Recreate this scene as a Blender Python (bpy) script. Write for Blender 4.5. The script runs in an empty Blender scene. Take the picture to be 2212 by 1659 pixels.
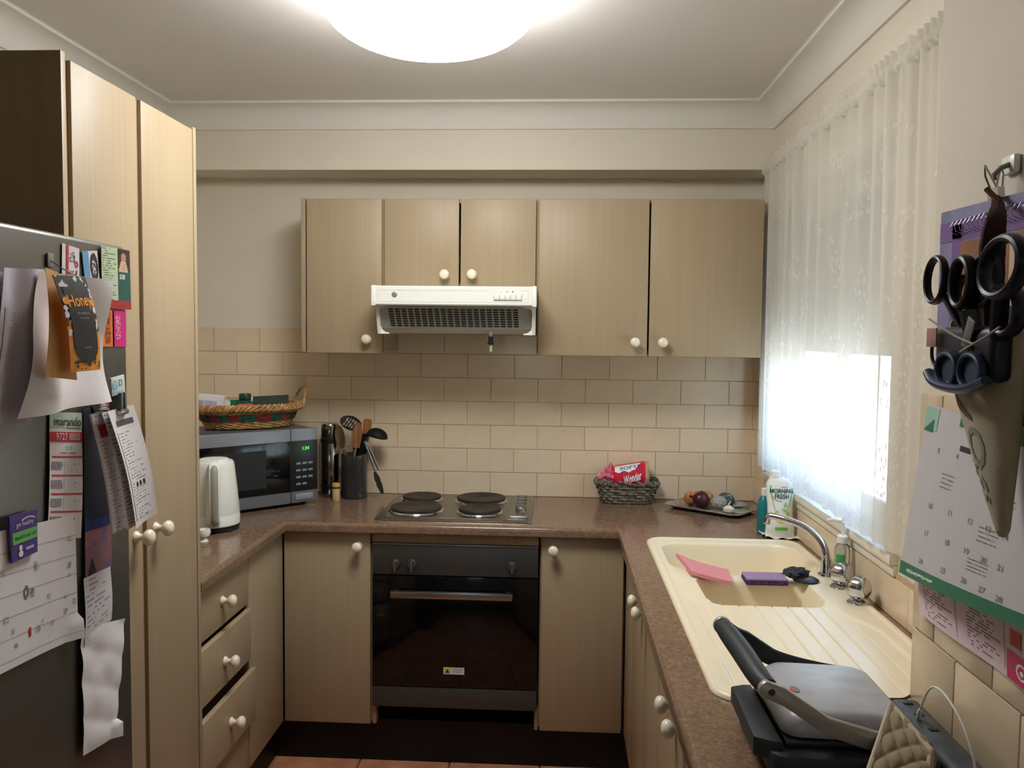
import bpy, bmesh, math, random
from mathutils import Vector, Matrix, noise
from math import sin, cos, pi, radians as RD

random.seed(4)
SC = bpy.context.scene
C = SC.collection

# ------------------------------------------------------------------ camera, light, exposure
H = 1.60744            # eye height
D = 3.558              # back wall
cam = bpy.data.cameras.new('camera')
cam.lens = 36.0 * 1800 / 2212
cam.sensor_width = 36.0
cam.clip_start = 0.05
camo = bpy.data.objects.new('camera', cam)
C.objects.link(camo)
camo.matrix_world = Matrix(((0.998484, -0.013521, 0.053352, 0), (0.054035, 0.056587, -0.996934, 0),
                            (0.010461, 0.998306, 0.057232, H), (0, 0, 0, 1)))
SC.camera = camo
SC.view_settings.view_transform = 'Standard'
SC.view_settings.look = 'None'
SC.view_settings.exposure = 0.0
SC.view_settings.gamma = 1.0
SC.view_settings.use_curve_mapping = False
SC.cycles.use_denoising = True
SC.cycles.max_bounces = 10
SC.cycles.diffuse_bounces = 6
SC.cycles.transparent_max_bounces = 12
SC.cycles.sample_clamp_indirect = 6.0
SC.cycles.caustics_reflective = False
SC.cycles.caustics_refractive = False

LAMP_E = 27.0
SKY_E = 2.2
SUN_E = 12.0
w = bpy.data.worlds.new('sky')
SC.world = w
w.use_nodes = True
nt = w.node_tree
bg = nt.nodes['Background']
sky = nt.nodes.new('ShaderNodeTexSky')
sky.sky_type = 'NISHITA'
sky.sun_disc = False
sky.sun_elevation = RD(50)
sky.sun_rotation = RD(250)
nt.links.new(sky.outputs[0], bg.inputs[0])
bg.inputs[1].default_value = SKY_E
sun = bpy.data.lights.new('sun', 'SUN')
sun.energy = SUN_E
sun.angle = RD(0.6)
suno = bpy.data.objects.new('sun', sun)
C.objects.link(suno)
suno.location = (-3, 2, 6)
suno.rotation_euler = Vector((0.55, 0.1, -1)).to_track_quat('-Z', 'Y').to_euler()


# ------------------------------------------------------------------ materials
def lin(c):
    out = []
    for v in c[:3]:
        v /= 255.0
        out.append(v / 12.92 if v <= 0.04045 else ((v + 0.055) / 1.055) ** 2.4)
    return (*out, 1.0)


MATS = {}


def mat(name, rgb, rough=0.5, metal=0.0, spec=0.5, var=0.0, vscale=(20, 20, 20), bump=0.0, bscale=200.0,
        coat=0.0, rgb2=None, rnd=0.0, trans=0.0, alpha=1.0, emit=0.0, sss=0.0, detail=4.0, lo=0.35, hi=0.65, ior=1.45):
    if name in MATS:
        return MATS[name]
    m = bpy.data.materials.new(name)
    m.use_nodes = True
    n, l = m.node_tree.nodes, m.node_tree.links
    b = n['Principled BSDF']
    b.inputs['Base Color'].default_value = lin(rgb)
    b.inputs['Roughness'].default_value = rough
    b.inputs['Metallic'].default_value = metal
    b.inputs['Specular IOR Level'].default_value = spec
    b.inputs['Coat Weight'].default_value = coat
    b.inputs['Transmission Weight'].default_value = trans
    b.inputs['IOR'].default_value = ior
    b.inputs['Alpha'].default_value = alpha
    if sss:
        b.inputs['Subsurface Weight'].default_value = sss
        b.inputs['Subsurface Radius'].default_value = (0.01, 0.008, 0.006)
    if emit:
        b.inputs['Emission Color'].default_value = lin(rgb)
        b.inputs['Emission Strength'].default_value = emit
    tc = n.new('ShaderNodeTexCoord')
    if var or rgb2:
        mp = n.new('ShaderNodeMapping')
        mp.inputs['Scale'].default_value = vscale
        tx = n.new('ShaderNodeTexNoise')
        tx.inputs['Scale'].default_value = 1.0
        tx.inputs['Detail'].default_value = detail
        rp = n.new('ShaderNodeValToRGB')
        base = lin(rgb)
        other = lin(rgb2) if rgb2 else tuple(base[i] * (1 - var) for i in range(3)) + (1,)
        rp.color_ramp.elements[0].position = lo
        rp.color_ramp.elements[1].position = hi
        rp.color_ramp.elements[0].color = other
        rp.color_ramp.elements[1].color = base
        l.new(tc.outputs['Object'], mp.inputs[0])
        l.new(mp.outputs[0], tx.inputs[0])
        l.new(tx.outputs[0], rp.inputs[0])
        l.new(rp.outputs[0], b.inputs['Base Color'])
        if rnd:
            oi = n.new('ShaderNodeObjectInfo')
            hs = n.new('ShaderNodeHueSaturation')
            mr = n.new('ShaderNodeMapRange')
            mr.inputs['To Min'].default_value = 1 - rnd
            mr.inputs['To Max'].default_value = 1 + rnd
            l.new(oi.outputs['Random'], mr.inputs[0])
            l.new(mr.outputs[0], hs.inputs['Value'])
            l.new(rp.outputs[0], hs.inputs['Color'])
            l.new(hs.outputs[0], b.inputs['Base Color'])
    if bump:
        t2 = n.new('ShaderNodeTexNoise')
        t2.inputs['Scale'].default_value = bscale
        t2.inputs['Detail'].default_value = 3
        bp = n.new('ShaderNodeBump')
        bp.inputs['Strength'].default_value = bump
        bp.inputs['Distance'].default_value = 0.002
        l.new(tc.outputs['Object'], t2.inputs[0])
        l.new(t2.outputs[0], bp.inputs['Height'])
        l.new(bp.outputs[0], b.inputs['Normal'])
    MATS[name] = m
    return m


def mat_lines(name, rgb, ink, rows, cols, fill=0.5, rough=0.75, dens=0.45, spec=0.2):
    """paper with printed rows of small type: UV-driven flat print"""
    if name in MATS:
        return MATS[name]
    m = mat(name, rgb, rough, spec=spec)
    n, l = m.node_tree.nodes, m.node_tree.links
    b = n['Principled BSDF']
    uv = n.new('ShaderNodeUVMap')
    sp = n.new('ShaderNodeSeparateXYZ')
    l.new(uv.outputs[0], sp.inputs[0])

    def mth(op, a, bb=None):
        k = n.new('ShaderNodeMath')
        k.operation = op
        for i, q in enumerate((a, bb)):
            if q is None:
                continue
            if isinstance(q, (int, float)):
                k.inputs[i].default_value = q
            else:
                l.new(q, k.inputs[i])
        return k.outputs[0]
    v = mth('MULTIPLY', sp.outputs[1], rows)
    fr = mth('FRACT', v)
    fl = mth('FLOOR', v)
    inrow = mth('LESS_THAN', fr, fill)
    wn = n.new('ShaderNodeTexWhiteNoise')
    wn.noise_dimensions = '2D'
    cx = n.new('ShaderNodeCombineXYZ')
    l.new(mth('FLOOR', mth('MULTIPLY', sp.outputs[0], cols)), cx.inputs[0])
    l.new(fl, cx.inputs[1])
    l.new(cx.outputs[0], wn.inputs[0])
    w2 = n.new('ShaderNodeTexWhiteNoise')
    w2.noise_dimensions = '1D'
    l.new(fl, w2.inputs['W'])
    lenmask = mth('LESS_THAN', sp.outputs[0], mth('ADD', mth('MULTIPLY', w2.outputs[0], 0.6), 0.35))
    mk = mth('MULTIPLY', mth('MULTIPLY', inrow, mth('LESS_THAN', wn.outputs[0], dens)), lenmask)
    mk = mth('MULTIPLY', mk, mth('GREATER_THAN', sp.outputs[0], 0.06))
    mx = n.new('ShaderNodeMix')
    mx.data_type = 'RGBA'
    l.new(mk, mx.inputs[0])
    mx.inputs[6].default_value = lin(rgb)
    mx.inputs[7].default_value = lin(ink)
    l.new(mx.outputs[2], b.inputs['Base Color'])
    return m


# ------------------------------------------------------------------ geometry helpers
def nb():
    return bmesh.new()


def box(bm, x0, x1, y0, y1, z0, z1):
    v = [bm.verts.new(p) for p in ((x0, y0, z0), (x1, y0, z0), (x1, y1, z0), (x0, y1, z0),
                                   (x0, y0, z1), (x1, y0, z1), (x1, y1, z1), (x0, y1, z1))]
    for f in ((3, 2, 1, 0), (4, 5, 6, 7), (0, 1, 5, 4), (1, 2, 6, 5), (2, 3, 7, 6), (3, 0, 4, 7)):
        bm.faces.new([v[i] for i in f])
    return bm


def merge(bm, t, M=None):
    me = bpy.data.meshes.new('tmp')
    if M is not None:
        bmesh.ops.transform(t, matrix=M, verts=t.verts)
    t.to_mesh(me)
    t.free()
    bm.from_mesh(me)
    bpy.data.meshes.remove(me)
    return bm


def rbox(bm, x0, x1, y0, y1, z0, z1, r=0.002, seg=2, M=None, only=None):
    t = box(nb(), x0, x1, y0, y1, z0, z1)
    ed = [e for e in t.edges if only is None or only((e.verts[1].co - e.verts[0].co).normalized(), (e.verts[0].co + e.verts[1].co) / 2)]
    bmesh.ops.bevel(t, geom=ed, offset=r, segments=seg, affect='EDGES', profile=0.5)
    return merge(bm, t, M)


def lathe(bm, prof, seg=24, M=None):
    t = nb()
    rings = []
    for r, z in prof:
        if r < 1e-6:
            rings.append([t.verts.new((0, 0, z))])
        else:
            rings.append([t.verts.new((r * cos(2 * pi * i / seg), r * sin(2 * pi * i / seg), z)) for i in range(seg)])
    for a, b in zip(rings, rings[1:]):
        for i in range(seg):
            j = (i + 1) % seg
            if len(a) == 1 and len(b) == 1:
                continue
            if len(a) == 1:
                t.faces.new((a[0], b[j], b[i]))
            elif len(b) == 1:
                t.faces.new((a[i], a[j], b[0]))
            else:
                t.faces.new((a[i], a[j], b[j], b[i]))
    if len(rings[0]) > 1:
        t.faces.new(rings[0][::-1])
    if len(rings[-1]) > 1:
        t.faces.new(rings[-1])
    bmesh.ops.recalc_face_normals(t, faces=t.faces)
    return merge(bm, t, M)


def tube(bm, pts, r, seg=8, closed=False, flat=1.0, up=None):
    pts = [Vector(p) for p in pts]
    n = len(pts)
    rings = []
    prev = None
    for i, p in enumerate(pts):
        if closed:
            d = pts[(i + 1) % n] - pts[i - 1]
        else:
            d = pts[min(i + 1, n - 1)] - pts[max(i - 1, 0)]
        d.normalize()
        if up is not None:
            a = Vector(up)
        elif prev is None:
            a = Vector((0, 0, 1)) if abs(d.z) < 0.9 else Vector((1, 0, 0))
        else:
            a = prev
        x = (a - d * a.dot(d)).normalized()
        prev = x
        y = d.cross(x)
        rr = r[i] if isinstance(r, (list, tuple)) else r
        rings.append([bm.verts.new(p + x * rr * cos(2 * pi * k / seg) + y * rr * flat * sin(2 * pi * k / seg)) for k in range(seg)])
    m = n if closed else n - 1
    for i in range(m):
        a, b = rings[i], rings[(i + 1) % n]
        for k in range(seg):
            j = (k + 1) % seg
            bm.faces.new((a[k], a[j], b[j], b[k]))
    if not closed:
        bm.faces.new(rings[0][::-1])
        bm.faces.new(rings[-1])
    return bm


def spline(pts, n=8):
    """Catmull-Rom through the points"""
    P = [Vector(p) for p in pts]
    P = [2 * P[0] - P[1]] + P + [2 * P[-1] - P[-2]]
    out = []
    for i in range(1, len(P) - 2):
        for k in range(n):
            t = k / n
            a, b, c, d = P[i - 1], P[i], P[i + 1], P[i + 2]
            out.append(0.5 * ((2 * b) + (c - a) * t + (2 * a - 5 * b + 4 * c - d) * t * t + (3 * b - a - 3 * c + d) * t ** 3))
    out.append(P[-2])
    return out


def prism(bm, poly, z0, z1, M=None, r=0.0, seg=2):
    t = nb()
    a = [t.verts.new((x, y, z0)) for x, y in poly]
    b = [t.verts.new((x, y, z1)) for x, y in poly]
    n = len(poly)
    t.faces.new(a[::-1])
    t.faces.new(b)
    for i in range(n):
        j = (i + 1) % n
        t.faces.new((a[i], a[j], b[j], b[i]))
    bmesh.ops.recalc_face_normals(t, faces=t.faces)
    if r:
        ed = [e for e in t.edges if abs(e.verts[0].co.z - e.verts[1].co.z) < 1e-7]
        bmesh.ops.bevel(t, geom=ed, offset=r, segments=seg, affect='EDGES', profile=0.5)
    return merge(bm, t, M)


def rrect(x0, x1, y0, y1, r, n=5):
    out = []
    for cx, cy, a0 in ((x1 - r, y0 + r, -90), (x1 - r, y1 - r, 0), (x0 + r, y1 - r, 90), (x0 + r, y0 + r, 180)):
        for i in range(n + 1):
            a = RD(a0 + 90 * i / n)
            out.append((cx + r * cos(a), cy + r * sin(a)))
    return out


def gridm(bm, nu, nv, fn, closed_u=False):
    uvl = bm.loops.layers.uv.verify()
    V = [[bm.verts.new(fn(i / nu, j / nv)) for j in range(nv + 1)] for i in range(nu if closed_u else nu + 1)]
    for i in range(nu):
        for j in range(nv):
            i2 = (i + 1) % len(V)
            f = bm.faces.new((V[i][j], V[i2][j], V[i2][j + 1], V[i][j + 1]))
            for lp, (a, b) in zip(f.loops, ((i, j), (i + 1, j), (i + 1, j + 1), (i, j + 1))):
                lp[uvl].uv = (a / nu, b / nv)
    return bm


ORG = {}


def link(o, parent=None):
    C.objects.link(o)
    if parent is not None:
        o.parent = parent
    return o


def tag(o, label, cat, group=None):
    o['label'] = label
    o['category'] = cat
    if group:
        o['group'] = group
    return o


def thing(name, label, cat, loc=(0, 0, 0), rotz=0.0, group=None, local=False):
    o = bpy.data.objects.new(name, None)
    o.empty_display_size = 0.05
    o.location = loc
    o.rotation_euler = (0, 0, rotz)
    C.objects.link(o)
    ORG[o.name] = Vector((0, 0, 0)) if local else Vector(loc)
    return tag(o, label, cat, group)


def tomesh(bm, name, m, smooth=35):
    me = bpy.data.meshes.new(name)
    bm.to_mesh(me)
    bm.free()
    if smooth:
        me.shade_smooth()
        me.set_sharp_from_angle(angle=RD(smooth))
    me.materials.append(m)
    return me


def obj(name, bm, m, parent=None, org=None, smooth=35):
    """one mesh object; coordinates in world space unless its thing was made local"""
    if parent is not None:
        o0 = ORG[parent.name]
    else:
        o0 = Vector(org if org is not None else (0, 0, 0))
    bmesh.ops.translate(bm, vec=-o0, verts=bm.verts)
    o = bpy.data.objects.new(name, tomesh(bm, name, m, smooth))
    if parent is None:
        o.location = o0
    ORG[o.name] = o0
    return link(o, parent)


def struct(name, bm, m, smooth=35):
    o = obj(name, bm, m, smooth=smooth)
    o['kind'] = 'structure'
    return o


def put(name, me, parent, loc, rot=(0, 0, 0), scale=(1, 1, 1)):
    """a piece that shares its mesh; loc in world space"""
    o = bpy.data.objects.new(name, me)
    o.location = Vector(loc) - ORG[parent.name]
    o.rotation_euler = rot
    o.scale = scale
    ORG[o.name] = ORG[parent.name]
    return link(o, parent)


def frame(P, U, V):
    U = Vector(U).normalized()
    V = Vector(V)
    V = (V - U * V.dot(U)).normalized()
    N = U.cross(V)
    return Matrix(((U.x, V.x, N.x, P[0]), (U.y, V.y, N.y, P[1]), (U.z, V.z, N.z, P[2]), (0, 0, 0, 1)))


def text_bm(body, size, extr=0.0002, align='CENTER', bold=0.0, sx=1.0, shear=0.0):
    cu = bpy.data.curves.new('lettering', 'FONT')
    cu.body = body
    cu.size = size
    cu.extrude = extr
    cu.offset = bold
    cu.shear = shear
    cu.align_x = align
    cu.align_y = 'CENTER'
    cu.resolution_u = 3
    o = bpy.data.objects.new('lettering', cu)
    me = bpy.data.meshes.new_from_object(o)
    bm = nb()
    bm.from_mesh(me)
    bpy.data.objects.remove(o)
    bpy.data.curves.remove(cu)
    bpy.data.meshes.remove(me)
    if sx != 1.0:
        bmesh.ops.scale(bm, vec=(sx, 1, 1), verts=bm.verts)
    return bm


def text(body, size, m, parent, M, name='lettering', **k):
    bm = text_bm(body, size, **k)
    bmesh.ops.transform(bm, matrix=M, verts=bm.verts)
    return obj(name, bm, m, parent, smooth=0)


# ------------------------------------------------------------------ palette
WOOD = mat('pale_ash_laminate', (166, 148, 120), 0.42, spec=0.35, var=0.08, vscale=(90, 90, 1.6), detail=6, lo=0.3, hi=0.7)
WOODEDGE = mat('laminate_edge', (166, 145, 115), 0.5, spec=0.3, var=0.1, vscale=(70, 70, 3))
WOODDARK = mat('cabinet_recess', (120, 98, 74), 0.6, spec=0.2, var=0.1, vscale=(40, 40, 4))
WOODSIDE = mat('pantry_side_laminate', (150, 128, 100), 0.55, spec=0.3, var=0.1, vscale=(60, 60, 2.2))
PAINT = mat('cream_wall_paint', (222, 215, 199), 0.6, spec=0.3, var=0.03, vscale=(3, 3, 3), bump=0.04, bscale=160)
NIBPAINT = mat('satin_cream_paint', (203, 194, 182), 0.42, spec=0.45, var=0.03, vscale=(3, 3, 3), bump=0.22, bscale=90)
CEIL = mat('ceiling_white', (226, 223, 219), 0.8, spec=0.2, var=0.02, vscale=(2, 2, 2))
CORN = mat('cornice_white', (224, 222, 214), 0.7, spec=0.25, var=0.02, vscale=(3, 3, 3))
TILE = mat('cream_glazed_tile', (224, 204, 175), 0.16, spec=0.5, var=0.05, vscale=(14, 14, 14), rnd=0.025)
GROUT = mat('grout', (188, 168, 140), 0.9, spec=0.1, var=0.1, vscale=(60, 60, 60))
TERRA = mat('terracotta_tile', (196, 138, 104), 0.4, spec=0.4, rgb2=(160, 104, 78), vscale=(9, 9, 9), rnd=0.06)
DGROUT = mat('dark_grout', (96, 84, 74), 0.9, var=0.1, vscale=(50, 50, 50))
BLACKKICK = mat('black_kickboard', (24, 22, 20), 0.5, spec=0.3, var=0.1, vscale=(10, 10, 10))
CERAMIC = mat('cream_ceramic', (238, 228, 206), 0.12, spec=0.6, var=0.02, vscale=(30, 30, 30), coat=0.3)
WHITE = mat('white_enamel', (232, 234, 226), 0.25, spec=0.5, var=0.02, vscale=(20, 20, 20))
WHITEP = mat('white_plastic', (230, 230, 224), 0.3, spec=0.5, var=0.02, vscale=(20, 20, 20))
GREYP = mat('grey_plastic', (120, 124, 120), 0.45, var=0.04, vscale=(30, 30, 30))
BLACKP = mat('black_plastic', (20, 21, 22), 0.35, spec=0.5, var=0.1, vscale=(30, 30, 30))
DKGREY = mat('dark_grey_plastic', (58, 62, 64), 0.45, spec=0.4, var=0.1, vscale=(60, 60, 60))
STEEL = mat('brushed_steel', (176, 176, 170), 0.3, metal=1.0, var=0.08, vscale=(6, 200, 200))
HOBSTEEL = mat('hob_steel', (150, 146, 138), 0.32, metal=1.0, var=0.1, vscale=(200, 8, 200))
OVENSTEEL = mat('oven_steel', (84, 84, 82), 0.42, metal=0.6, var=0.08, vscale=(5, 100, 220))
CHROME = mat('chrome', (205, 206, 210), 0.05, metal=1.0, var=0.02, vscale=(5, 5, 5))
FRIDGE = mat('dark_fridge_steel', (124, 122, 118), 0.33, metal=0.85, var=0.05, vscale=(200, 4, 200))
CAST = mat('cast_iron', (44, 38, 34), 0.6, spec=0.4, rgb2=(66, 54, 46), vscale=(18, 18, 18))
GLASSBLK = mat('black_glass', (10, 10, 11), 0.08, spec=0.5, var=0.05, vscale=(5, 5, 5))
def thin_glass():
    m = bpy.data.materials.new('window_glass')
    m.use_nodes = True
    n, l = m.node_tree.nodes, m.node_tree.links
    n.clear()
    out = n.new('ShaderNodeOutputMaterial')
    tr = n.new('ShaderNodeBsdfTransparent')
    tr.inputs[0].default_value = (.93, .95, .94, 1)
    gl = n.new('ShaderNodeBsdfGlossy')
    gl.inputs['Roughness'].default_value = 0.02
    fr = n.new('ShaderNodeFresnel')
    fr.inputs[0].default_value = 1.45
    mx = n.new('ShaderNodeMixShader')
    ge = n.new('ShaderNodeNewGeometry')
    k = n.new('ShaderNodeMath')          # reflect at the outer face of the pane only
    k.operation = 'MULTIPLY_ADD'
    l.new(ge.outputs['Backfacing'], k.inputs[0])
    k.inputs[1].default_value = -1.0
    k.inputs[2].default_value = 1.0
    k2 = n.new('ShaderNodeMath')
    k2.operation = 'MULTIPLY'
    l.new(fr.outputs[0], k2.inputs[0])
    l.new(k.outputs[0], k2.inputs[1])
    l.new(k2.outputs[0], mx.inputs[0])
    l.new(tr.outputs[0], mx.inputs[1])
    l.new(gl.outputs[0], mx.inputs[2])
    l.new(mx.outputs[0], out.inputs[0])
    return m


GLASS = thin_glass()
SILVERP = mat('silver_plastic', (150, 153, 160), 0.38, metal=0.35, var=0.05, vscale=(30, 30, 30))
PAPER = mat('white_paper', (226, 222, 224), 0.8, spec=0.2, var=0.05, vscale=(25, 25, 25))
INK = mat('dark_ink', (50, 48, 52), 0.8, var=0.1, vscale=(40, 40, 40))
RED = mat('red_print', (196, 44, 52), 0.6, var=0.06, vscale=(40, 40, 40))
SINK = mat('cream_composite_sink', (240, 228, 200), 0.28, spec=0.45, var=0.03, vscale=(12, 12, 12), bump=0.03, bscale=400)


def granite():
    m = mat('mottled_brown_laminate', (140, 110, 90), 0.15, spec=0.5)
    n, l = m.node_tree.nodes, m.node_tree.links
    b = n['Principled BSDF']
    tc = n.new('ShaderNodeTexCoord')
    cols = []
    for sc_, stops in ((62.0, (((98, 80, 64), 0.32), ((126, 101, 81), 0.5), ((142, 117, 96), 0.66))),
                       (150.0, (((84, 68, 55), 0.34), ((124, 100, 81), 0.52), ((154, 128, 106), 0.68)))):
        t = n.new('ShaderNodeTexNoise')
        t.inputs['Scale'].default_value = sc_
        t.inputs['Detail'].default_value = 6
        t.inputs['Roughness'].default_value = 0.65
        r = n.new('ShaderNodeValToRGB')
        r.color_ramp.elements.new(0.5)
        for e, (c, p) in zip(r.color_ramp.elements, stops):
            e.position = p
            e.color = lin(c)
        l.new(tc.outputs['Object'], t.inputs[0])
        l.new(t.outputs[0], r.inputs[0])
        cols.append(r.outputs[0])
    mx = n.new('ShaderNodeMix')
    mx.data_type = 'RGBA'
    mx.inputs[0].default_value = 0.5
    l.new(cols[0], mx.inputs[6])
    l.new(cols[1], mx.inputs[7])
    l.new(mx.outputs[2], b.inputs['Base Color'])
    return m


GRANITE = granite()


def lace():
    m = bpy.data.materials.new('lace_curtain')
    m.use_nodes = True
    n, l = m.node_tree.nodes, m.node_tree.links
    n.clear()
    out = n.new('ShaderNodeOutputMaterial')
    uv = n.new('ShaderNodeUVMap')
    mp = n.new('ShaderNodeMapping')
    mp.inputs['Scale'].default_value = (2.6, 1.2, 1)      # metres of flat cloth
    l.new(uv.outputs[0], mp.inputs[0])
    cl = n.new('ShaderNodeTexNoise')
    cl.inputs['Scale'].default_value = 7.0
    cl.inputs['Detail'].default_value = 1.5
    l.new(mp.outputs[0], cl.inputs[0])
    vo = n.new('ShaderNodeTexVoronoi')
    vo.inputs['Scale'].default_value = 78.0
    vo.inputs['Randomness'].default_value = 0.85
    mp2 = n.new('ShaderNodeMapping')
    mp2.inputs['Scale'].default_value = (2.6, 1.2 * 0.62, 1)
    l.new(uv.outputs[0], mp2.inputs[0])
    l.new(mp2.outputs[0], vo.inputs[0])
    sp = n.new('ShaderNodeSeparateXYZ')
    l.new(uv.outputs[0], sp.inputs[0])

    def mth(op, a, b):
        k = n.new('ShaderNodeMath')
        k.operation = op
        for i, q in enumerate((a, b)):
            if isinstance(q, (int, float)):
                k.inputs[i].default_value = q
            else:
                l.new(q, k.inputs[i])
        return k.outputs[0]
    # sprigs get denser towards the hem
    th = mth('ADD', 0.48, mth('MULTIPLY', sp.outputs[1], 0.13))
    clus = mth('GREATER_THAN', cl.outputs[0], th)
    leaf = mth('LESS_THAN', vo.outputs['Distance'], 0.40)
    mask = mth('MULTIPLY', clus, leaf)
    tr = n.new('ShaderNodeBsdfTransparent')
    df = n.new('ShaderNodeBsdfDiffuse')
    df.inputs[0].default_value = lin((228, 224, 214))
    tl = n.new('ShaderNodeBsdfTranslucent')
    tl.inputs[0].default_value = lin((236, 234, 228))
    m1 = n.new('ShaderNodeMixShader')
    m1.inputs[0].default_value = 0.45
    l.new(df.outputs[0], m1.inputs[1])
    l.new(tl.outputs[0], m1.inputs[2])
    m2 = n.new('ShaderNodeMixShader')
    l.new(mth('ADD', 0.80, mth('MULTIPLY', mask, mth('SUBTRACT', 0.19, mth('MULTIPLY', sp.outputs[1], 0.11)))), m2.inputs[0])
    l.new(tr.outputs[0], m2.inputs[1])
    l.new(m1.outputs[0], m2.inputs[2])
    l.new(m2.outputs[0], out.inputs[0])
    return m


LACE = lace()

# ------------------------------------------------------------------ the room
BZ, XR, XN, NY = 0.92, 0.845, 0.687, 1.58     # bench height, window wall, nib face, nib end
XL, YB, CZ = -1.63, -2.6, 2.525
TW, TH = 0.2015, 0.1015

struct('floor', box(nb(), XL - .1, XR + .2, YB - .1, D + .1, -0.12, -0.006), DGROUT)
struct('ceiling', box(nb(), XL - .1, XR + .35, YB - .1, D + .3, CZ, CZ + .12), CEIL)
wall_back = struct('wall_back', box(nb(), XL - .1, XR + .12, D, D + .12, -0.1, CZ + .02), PAINT)
struct('wall_left', box(nb(), XL - .12, XL, YB - .1, D + .1, -0.1, CZ + .02), PAINT)
RX0, RX1, RZ0, RZ1 = -.55, -.05, 1.2, 1.8       # unseen window added behind the camera for soft fill light
bm = nb()
box(bm, XL - .1, RX0, YB - .12, YB, -.1, CZ + .02)
box(bm, RX1, XR + .2, YB - .12, YB, -.1, CZ + .02)
box(bm, RX0, RX1, YB - .12, YB, -.1, RZ0)
box(bm, RX0, RX1, YB - .12, YB, RZ1, CZ + .02)
struct('wall_behind', bm, PAINT)
WY0, WY1, WZ0, WZ1 = 2.13, 3.33, 1.075, 2.12
bm = nb()
box(bm, XR, XR + .13, NY - .02, WY0, -.1, CZ + .02)
box(bm, XR, XR + .13, WY1, D + .1, -.1, CZ + .02)
box(bm, XR, XR + .13, WY0, WY1, -.1, WZ0)
box(bm, XR, XR + .13, WY0, WY1, WZ1, CZ + .02)
wall_right = struct('wall_right', bm, PAINT)
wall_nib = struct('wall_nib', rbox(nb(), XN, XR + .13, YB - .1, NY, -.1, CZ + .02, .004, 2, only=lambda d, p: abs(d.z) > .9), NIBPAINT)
bulk = struct('wall_bulkhead', box(nb(), XL - .05, XR + .05, 3.37, D + .05, 2.272, CZ + .02), PAINT)


def cornice(name, p0, p1, nrm, ext0=0.0, ext1=0.0):
    """cove cornice along p0->p1 on a wall whose room side is nrm"""
    p0, p1, nrm = Vector(p0), Vector(p1), Vector(nrm)
    s = 0.095
    prof = [(0, -s), (0.010, -s), (0.012, -s + .008)]
    for i in range(9):
        a = RD(90 * i / 8)
        prof.append((s - .012 - (s - .026) * cos(a), -s + .012 + (s - .024) * sin(a)))
    prof += [(s - .006, -.010), (s - .006, -.002), (s, 0), (0, 0)]
    bm = nb()
    d = (p1 - p0).normalized()
    V = []
    for end, e in ((p0, -1), (p1, 1)):
        ext = ext0 if e < 0 else ext1
        V.append([bm.verts.new(end + nrm * a + Vector((0, 0, CZ + b)) + d * (-a * ext * e)) for a, b in prof])
    n = len(prof)
    for i in range(n):
        j = (i + 1) % n
        bm.faces.new((V[0][i], V[0][j], V[1][j], V[1][i]))
    bm.faces.new(V[0][::-1])
    bm.faces.new(V[1])
    bmesh.ops.recalc_face_normals(bm, faces=bm.faces)
    return struct(name, bm, CORN, smooth=25)


cornice('trim_1', (XL, 3.37, 0), (XR, 3.37, 0), (0, -1, 0), 1, 1)
cornice('trim_2', (XR, NY, 0), (XR, 3.37, 0), (-1, 0, 0), 0, 1)
cornice('trim_3', (XL, YB, 0), (XL, 3.37, 0), (1, 0, 0), 0, 1)
cornice('trim_4', (XN, YB, 0), (XN, NY, 0), (-1, 0, 0), 0, 0)

# ---- tiles
tbm = rbox(nb(), 0, TW - .0017, -.007, .002, 0, TH - .0017, .0012, 1)
tile_me = tomesh(tbm, 'tile', TILE)
gb = box(nb(), XL, XR, D - .0035, D + .001, BZ, BZ + 7 * TH + .0)
box(gb, -.678, -.085, D - .0035, D + .001, BZ + 7 * TH, BZ + 9 * TH)
go = obj('grout', gb, GROUT, wall_back)
X0 = -0.6837
for row in range(9):
    zb = BZ + row * TH
    off = 0.0 if row % 2 == 0 else 0.5
    for k in range(-7, 9):
        a = X0 + (k + off) * TW
        b = a + TW
        lo_, hi_ = (XL, XR) if row < 7 else (-.678, -.085)
        a2, b2 = max(a, lo_), min(b, hi_)
        if b2 - a2 < 0.012:
            continue
        put('tile', tile_me, wall_back, (a2 + .00085, D, zb + .00085), scale=((b2 - a2 - .0017) / (TW - .0017), 1, 1))
# under the window and beside it on the right wall
gb = box(nb(), XR - .0035, XR + .001, NY, D, BZ, BZ + .115)
box(gb, XR - .0035, XR + .001, WY1 + .03, D, BZ + .115, BZ + 7 * TH)
obj('grout', gb, GROUT, wall_right)
for row in range(7):
    off = 0.25 if row % 2 == 0 else 0.75
    for k in range(0, 11):
        b = D - .007 - (k - off) * TW
        a = b - TW
        b = min(b, D - .007)
        a = max(a, NY + .002)
        zb = BZ + row * TH
        if row >= 1:
            a = max(a, WY1 + .03)
        if b - a < .012:
            continue
        put('tile', tile_me, wall_right, (XR, b - .001, zb + .00085), (0, 0, -pi / 2), ((b - a - .0017) / (TW - .0017), 1, 1))
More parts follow.
